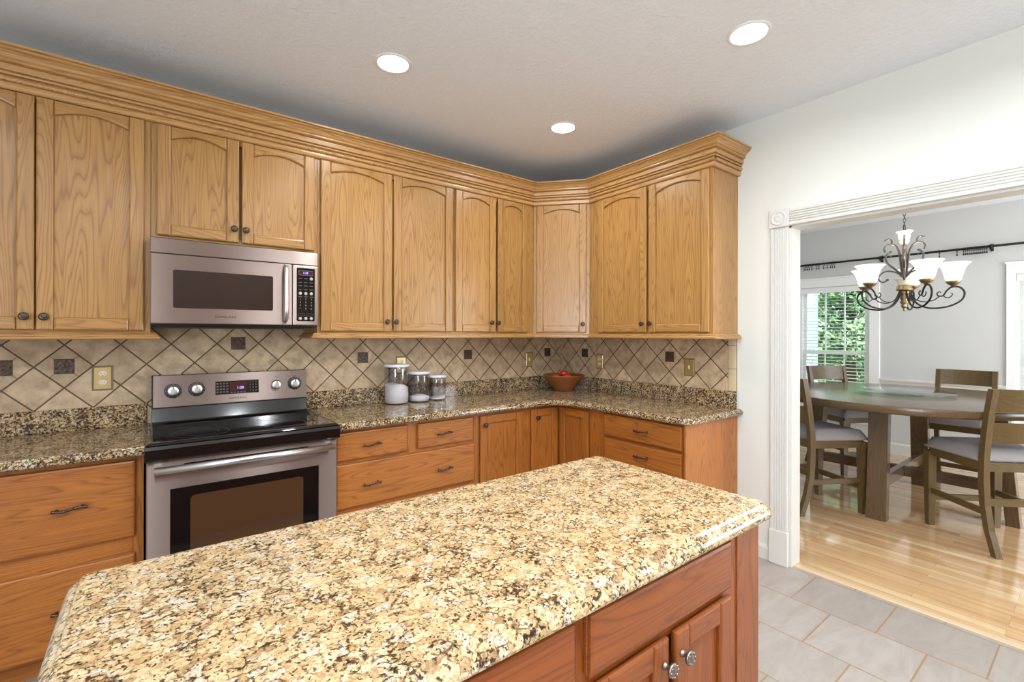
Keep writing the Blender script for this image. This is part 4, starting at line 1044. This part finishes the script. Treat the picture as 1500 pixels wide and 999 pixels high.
# ------------------------------------------------------------------ dining chairs (counter height)
def make_chair():
    t = thing('dining_chair', '', 'chair')
    m_ = 'dwood'
    fw, bw = .215, .200
    for s in (-1, 1):
        mb = MB(); x = s*fw
        vs = []
        def ring(cx, cy, z, hx, hy): return [(cx-hx, cy-hy, z), (cx+hx, cy-hy, z), (cx+hx, cy+hy, z), (cx-hx, cy+hy, z)]
        def loft(rings):
            vs = [v for r_ in rings for v in r_]; fs = [[3, 2, 1, 0]]
            for k in range(len(rings)-1):
                for i in range(4): j = (i+1) % 4; fs.append([k*4+i, k*4+j, (k+1)*4+j, (k+1)*4+i])
            n = (len(rings)-1)*4; fs.append([n, n+1, n+2, n+3])
            mb_ = MB(); off = (R.uniform(0, 9),)*3; mb_._merge(vs, fs, [(v[0]+off[0], v[1], v[2]+off[2]) for v in vs]); return mb_
        part('leg', loft([ring(x, .205, 0, .019, .019), ring(x, .205, .25, .024, .024), ring(x, .205, .545, .027, .027)]), m_, t)
        xb = s*bw
        zs = [(0, -.315), (.15, -.262), (.30, -.232), (.45, -.222), (.60, -.224), (.75, -.240), (.90, -.262), (1.05, -.292)]
        part('leg', loft([ring(xb, y, z, .018, .022-.004*abs(z-.5)) for z, y in zs]), m_, t)
    # aprons
    mb = MB().box(-fw, fw, .190, .214, .515, .572, g='x').box(-bw, bw, -.232, -.210, .515, .572, g='x')
    for s in (-1, 1):
        mb.prism([(s*(bw-.010), -.215), (s*(bw+.012), -.215), (s*(fw+.012), .20), (s*(fw-.010), .20)], .515, .572, plane='xy', g='y')
    part('seat_frame', mb, m_, t)
    # stretchers
    st = MB()
    for s in (-1, 1): st.prism([(s*(bw-.010), -.235), (s*(bw+.008), -.235), (s*(fw+.008), .20), (s*(fw-.010), .20)], .235, .275, plane='xy', g='y')
    part('side_stretcher', st, m_, t)
    part('cross_stretcher', MB().box(-fw, fw, .196, .214, .185, .225, g='x').box(-bw, bw, -.248, -.230, .300, .345, g='x'), m_, t)
    # curved back rails
    def rail_(z0, z1, name):
        mb = MB(); n = 12; vs = []; fs = []
        def yb(z): return -.224-(z-.60)*.13 if z > .6 else -.224
        for i in range(n+1):
            u = -1+2*i/n; x = u*(bw-.016); cv = -.030*(1-u*u)
            vs += [(x, yb(z0)+cv-.010, z0), (x, yb(z0)+cv+.010, z0), (x, yb(z1)+cv+.010-.004, z1), (x, yb(z1)+cv-.010-.004, z1)]
        for i in range(n):
            for k in range(4): j = (k+1) % 4; fs.append([i*4+k, i*4+j, (i+1)*4+j, (i+1)*4+k])
        fs.append([3, 2, 1, 0]); fs.append([n*4+k for k in range(4)])
        mb._merge(vs, fs, [(v[2]+3, v[1], v[0]) for v in vs]); part(name, mb, m_, t)
    rail_(.905, 1.050, 'top_rail'); rail_(.705, .835, 'lower_rail')
    # cushion
    mb = MB(); nx, ny = 14, 14; vs = []; fs = []
    def hw(v): return bw+.012+(fw-bw+.014)*v
    for k, top in ((0, True), (1, False)):
        for j in range(ny+1):
            v = j/ny
            for i in range(nx+1):
                u = -1+2*i/nx; ed = min(1-abs(u), min(v, 1-v)*2)
                e = min(1, ed/.28); hgt = .068*math.sqrt(max(0, 1-(1-e)**2))
                inset = 0
                vs.append((u*hw(v), -.205+.435*v + (.012*(1-u*u) if v > .9 else 0), .574+.012+hgt if top else .573))
    N_ = (nx+1)*(ny+1)
    for j in range(ny):
        for i in range(nx):
            a = j*(nx+1)+i; fs.append([a, a+1, a+nx+2, a+nx+1]); fs.append([N_+a, N_+a+nx+1, N_+a+nx+2, N_+a+1])
    bd = [i for i in range(nx+1)]+[j*(nx+1)+nx for j in range(1, ny+1)]+[ny*(nx+1)+i for i in range(nx-1, -1, -1)]+[j*(nx+1) for j in range(ny-1, 0, -1)]
    for a, b_ in zip(bd, bd[1:]+bd[:1]): fs.append([a, N_+a, N_+b_, b_])
    mb._merge(vs, fs, vs, True); part('seat', mb, 'fabric', t)
    return t
ch0 = make_chair(); used = []
def place_chair(x, y, f, label):
    c = ch0 if not used else copy_tree(ch0); used.append(1)
    c.location = (x, y, 0); c.rotation_euler = (0, 0, math.atan2(f[1], f[0])-PI/2); c['label'] = label; c['group'] = 'chairs round the dining table'
place_chair(1.290, -1.668, (.870, -.493), 'brown ladder-back chair at the near left, cut off by the doorway casing')
place_chair(1.515, -2.625, (.70, .714), 'brown ladder-back chair at the near right, closest to the kitchen')
place_chair(2.69, -1.46, (-.53, -.85), 'brown ladder-back chair on the far left, backed by the left dining window')
place_chair(2.94, -2.265, (-1.0, 0.03), 'brown ladder-back chair on the far right, back towards the far grey wall')

# ------------------------------------------------------------------ curtain rod with rings
RZ_ = 2.300; RXp = XD-.075
t = thing('curtain_rod', 'long black curtain rod across the far dining wall above both windows', 'curtain rod', (RXp, -2.0, RZ_))
part('pole', MB().tube([(0, 1.95, 0), (0, -2.4, 0)], .0125, 12), 'rod', t)
for yy in (-.30, -1.466, -2.38, -1.98, -3.5):
    if yy == -1.98: continue
    br = MB().box(.062, .073, yy+2-.012, yy+2+.012, -.045, .03, b=.002).tube([(.065, yy+2, -.02), (.02, yy+2, -.028), (0, yy+2, -.016)], .005, 8).ball((0, yy+2, -.022), .012).lathe([(.014, -.012), (.019, -.012), (.019, .012), (.014, .012)], 16, T(0, yy+2, 0) @ RX(PI/2))
    part('bracket', br, 'rod', t)
def torus(mb, c, r, tr, mat=None, seg=18):
    m_ = T(*c)
    mb.tube([(m_ @ Vector((r*math.cos(2*PI*i/seg), 0, r*math.sin(2*PI*i/seg))))[:] for i in range(seg+1)], tr, 6, caps=False); return mb
ring0 = []
def cring(y, label, tilt=0.0):
    if not ring0:
        t = thing('curtain_ring', label, 'curtain ring', (RXp, y, RZ_-.009), 0, 'black curtain rings on the rod')
        mb = MB(); torus(mb, (0, 0, 0), .0235, .0026); part('hoop', mb, 'rod', t)
        part('clip', MB().tube([(0, 0, -.026), (0, 0, -.036)], .0018, 6).box(-.003, .003, -.006, .006, -.058, -.040, b=.001).ball((0, 0, -.038), .0045, seg=8), 'rod', t)
        ring0.append(t)
    else:
        t = copy_tree(ring0[0]); t.location = (RXp, y, RZ_-.009); t['label'] = label
    return t
L1 = 'one of the black curtain rings bunched above the left dining window'
L2 = 'one of the black curtain rings bunched tightly at the middle right of the rod'
for i, y in enumerate((-.575, -.60, -.655, -.675, -.695, -.715, -.745, -.80, -.825, -.88, -.92, -.955, -.975, -1.00)): cring(y, L1)
cring(-1.985, 'lone black curtain ring with clip, just right of the chandelier'); cring(-2.125, 'single black curtain ring just left of the tight bunch')
for i in range(13): cring(-2.175-i*.0145, L2)

# ------------------------------------------------------------------ chandelier
def chand():
    CX, CY = 1.98, -2.075
    t = thing('chandelier', 'wrought iron scroll chandelier with lit white glass bell shades over the dining table', 'chandelier', (CX, CY, 0))
    # stem and hub
    part('finial', MB().lathe([(0, 1.588), (.006, 1.592), (.010, 1.602), (.006, 1.612), (.016, 1.620), (.022, 1.632), (.016, 1.644), (.024, 1.656), (.030, 1.668), (.020, 1.680), (.026, 1.694), (.030, 1.706), (.022, 1.718), (.030, 1.735), (.036, 1.752), (.030, 1.762), (0, 1.765)], 24), 'antgold', t)
    part('hub', MB().lathe([(0, 1.762), (.050, 1.762), (.056, 1.768), (.056, 1.776), (.050, 1.786), (.052, 1.800), (.046, 1.806), (0, 1.806)], 28), 'antgold', t)
    part('cup', MB().lathe([(0, 1.806), (.036, 1.807), (.044, 1.822), (.050, 1.842), (.066, 1.858), (.068, 1.864), (.056, 1.864), (.04, 1.846), (0, 1.84)], 28), 'ceramic', t)
    st = MB()
    for k in range(5):
        a = 2*PI*k/5; st.tube([(.012*math.cos(a), .012*math.sin(a), 1.84), (.013*math.cos(a), .013*math.sin(a), 2.165)], .006, 8)
    part('stem', st, 'pewter', t)
    part('vase', MB().lathe([(0, 2.150), (.016, 2.150), (.030, 2.164), (.036, 2.180), (.024, 2.188), (.036, 2.198), (.040, 2.212), (.040, 2.232), (.044, 2.246), (.056, 2.254), (.056, 2.262), (.04, 2.264), (0, 2.264)], 28), 'ceramic', t)
    ch = MB(); torus(ch, (0, 0, 2.290), .028, .004)
    z = 2.325; i = 0
    while z < CH-.03:
        pts = [(.0085*math.cos(2*PI*q/12), 0, z+.017*math.sin(2*PI*q/12)) for q in range(13)]
        ch.tube([((RZ(PI/2*(i % 2)) @ Vector(p))[:]) for p in pts], .0022, 6, caps=False); z += .027; i += 1
    part('chain', ch, 'iron', t)
    part('canopy', MB().lathe([(0, CH-.045), (.012, CH-.045), (.02, CH-.03), (.055, CH-.018), (.062, CH-.002), (.062, CH), (0, CH)], 28), 'iron', t)
    def spiral(c, r0, r1, a0, turns, n=18):
        return [(c[0]+(r0+(r1-r0)*i/n)*math.cos(a0+turns*2*PI*i/n), c[1]+(r0+(r1-r0)*i/n)*math.sin(a0+turns*2*PI*i/n)) for i in range(n+1)]
    def smooth2(pts, k=6):
        out = []
        for i in range(len(pts)-1):
            p0 = pts[max(i-1, 0)]; p1 = pts[i]; p2 = pts[i+1]; p3 = pts[min(i+2, len(pts)-1)]
            for q in range(k):
                s = q/k
                out.append(tuple(.5*((2*p1[d])+(-p0[d]+p2[d])*s+(2*p0[d]-5*p1[d]+4*p2[d]-p3[d])*s*s+(-p0[d]+3*p1[d]-3*p2[d]+p3[d])*s**3) for d in range(2)))
        out.append(pts[-1]); return out
    for k in range(5):
        a = math.radians(-70)+2*PI*k/5; m_ = RZ(a)
        def P3(p): return [(m_ @ Vector((q[0]*.93, 0, q[1]+.020*min(1, q[0]/.25))))[:] for q in p]
        # main arm: out of the hub, down, out and curling up and back under the shade
        arm = smooth2([(.030, 1.775), (.050, 1.700), (.105, 1.630), (.190, 1.594), (.290, 1.600), (.375, 1.645), (.400, 1.705), (.372, 1.752), (.320, 1.758), (.285, 1.728), (.262, 1.690), (.232, 1.690), (.222, 1.712), (.238, 1.724), (.248, 1.714)])
        mb = MB().tube(P3(arm), [.0072 if i < len(arm)*.6 else .0072-.0045*((i-len(arm)*.6)/(len(arm)*.4)) for i in range(len(arm))], 8)
        ao = part('arm', mb, 'iron', t)
        mb = MB().tube(P3(smooth2([(.034, 1.770), (.070, 1.690), (.130, 1.655), (.200, 1.660), (.240, 1.688)])), .004, 8)
        lf = smooth2([(.262, 1.690), (.285, 1.672), (.312, 1.680), (.322, 1.704), (.306, 1.712)]); mb.tube(P3(lf), [.004]*(len(lf)-6)+[.003, .0025, .002, .002, .0015, .001], 8)
        part('scroll', mb, 'iron', ao)
        sx = .305
        sm = m_ @ T(sx, 0, .022)
        part('socket_cup', MB().lathe([(0, 1.752), (.010, 1.754), (.016, 1.766), (.034, 1.778), (.046, 1.792), (.050, 1.802), (.044, 1.803), (0, 1.80)], 24, sm), 'antgold', t)
        sh = MB().lathe([(.040, 1.802), (.048, 1.815), (.056, 1.845), (.064, 1.882), (.076, 1.914), (.094, 1.938), (.105, 1.946), (.103, 1.949), (.091, 1.942), (.073, 1.917), (.061, 1.884), (.053, 1.846), (.045, 1.818), (.038, 1.806)], 36, sm)
        part('shade', sh, 'shade', t)
        l = bpy.data.lights.new('chandelier_bulb', 'POINT'); l.energy = SHADE_E; l.color = (1.0, .88, .70); l.shadow_soft_size = .035
        o = bpy.data.objects.new('chandelier_bulb', l); C.objects.link(o); o.parent = t; o.location = (m_ @ Vector((sx, 0, 1.89)))
        # upper scrolls rising to either side of the stem
    for k in range(4):
        a = math.radians(-77.7)+PI/2*k; m_ = RZ(a)
        def P3(p): return [(m_ @ Vector((q[0], 0, q[1])))[:] for q in p]
        s1 = smooth2([(.014, 1.885), (.024, 2.0), (.034, 2.090), (.062, 2.150), (.108, 2.160), (.132, 2.128), (.126, 2.098)])
        s2 = smooth2([(.085, 2.158), (.082, 2.190), (.102, 2.208), (.122, 2.200)])
        s3 = smooth2([(.018, 1.900), (.060, 1.948), (.108, 2.000), (.122, 2.052), (.100, 2.094), (.088, 2.098), (.098, 2.088)])
        s4 = smooth2([(.016, 1.880), (.050, 1.918), (.115, 1.935), (.160, 1.905), (.166, 1.862), (.138, 1.842), (.112, 1.858)])
        mb = MB().tube(P3(s1), .0078, 8).tube(P3(s2), .0072, 8).tube(P3(s3), .0075, 8).tube(P3(s4), .0062, 8)
        mb.ball((m_ @ Vector((.124, 0, 2.199)))[:], .009, seg=10).ball((m_ @ Vector((.110, 0, 1.860)))[:], .011, seg=10).ball((m_ @ Vector((.086, 0, 2.060)))[:], .006, seg=8).ball((m_ @ Vector((.098, 0, 2.090)))[:], .007, seg=8)
        part('upper_scroll', mb, 'scrollmetal', t)
chand()

# ------------------------------------------------------------------ outdoors beyond the dining windows
struct('ground', MB().box(XD+.12, 30, -22, 18, -.5, -.4), 'grass')
o = MB().box(-.10, .10, -.10, .10, 0, 3.2, b=.008).box(-.14, .14, -.14, .14, 0, .22, b=.01).box(-.13, .13, -.13, .13, 3.0, 3.2, b=.01).build('porch_post', 'sidecol')
o.location = (5.25, -.170, -.40)
tag(o, 'square white porch post outside the left dining window', 'post')
def tree(x, y, h, rw, seed, label):
    r_ = random.Random(seed)
    t = thing('leafy_tree', label, 'tree', (x, y, -.4), 0, 'green trees outside the windows')
    part('trunk', MB().tube([(0, 0, 0), (.1, .05, h*.4), (0, .1, h*.8)], [.16, .11, .04], 8), 'bark', t)
    mb = MB(); vs = []; fs = []
    blobs = [(r_.uniform(-rw, rw)*.7, r_.uniform(-rw, rw)*.7, r_.uniform(.02, .95)*h, r_.uniform(.5, 1.0)*rw*.6) for _ in range(44)]
    for i in range(20000):
        b_ = r_.choice(blobs); 
        d = Vector((r_.gauss(0, 1), r_.gauss(0, 1), r_.gauss(0, 1))).normalized()*b_[3]*r_.uniform(.75, 1.05)
        p = Vector((b_[0], b_[1], b_[2]))+d; p.z = max(p.z, .1)
        n = (d.normalized()+Vector((r_.uniform(-1, 1), r_.uniform(-1, 1), r_.uniform(-.2, 1)))*.8).normalized()
        u = n.orthogonal().normalized(); v = n.cross(u); s = r_.uniform(.04, .09)
        k = len(vs); vs += [(p+u*s)[:], (p+v*s*.6)[:], (p-u*s)[:], (p-v*s*.6)[:]]; fs.append([k, k+1, k+2, k+3])
    mb._merge(vs, fs, vs); part('foliage', mb, 'leaf', t)
tree(8.8, 1.50, 3.8, .95, 1, 'green tree seen through the left panes of the left dining window')
tree(8.8, -.62, 3.8, .80, 2, 'green tree seen at the right edge of the left dining window')
tree(12.2, 1.3, 5.0, 1.35, 3, 'green tree further back, in the middle of the left dining window')
tree(15.5, 4.4, 6.0, 1.55, 6, 'green tree far back at the left edge of the view')
tree(16.5, 0.3, 6.0, 1.55, 8, 'green tree far back, right of the middle one')
tree(9.3, -3.1, 4.2, 1.0, 4, 'green tree standing outside the right dining window')
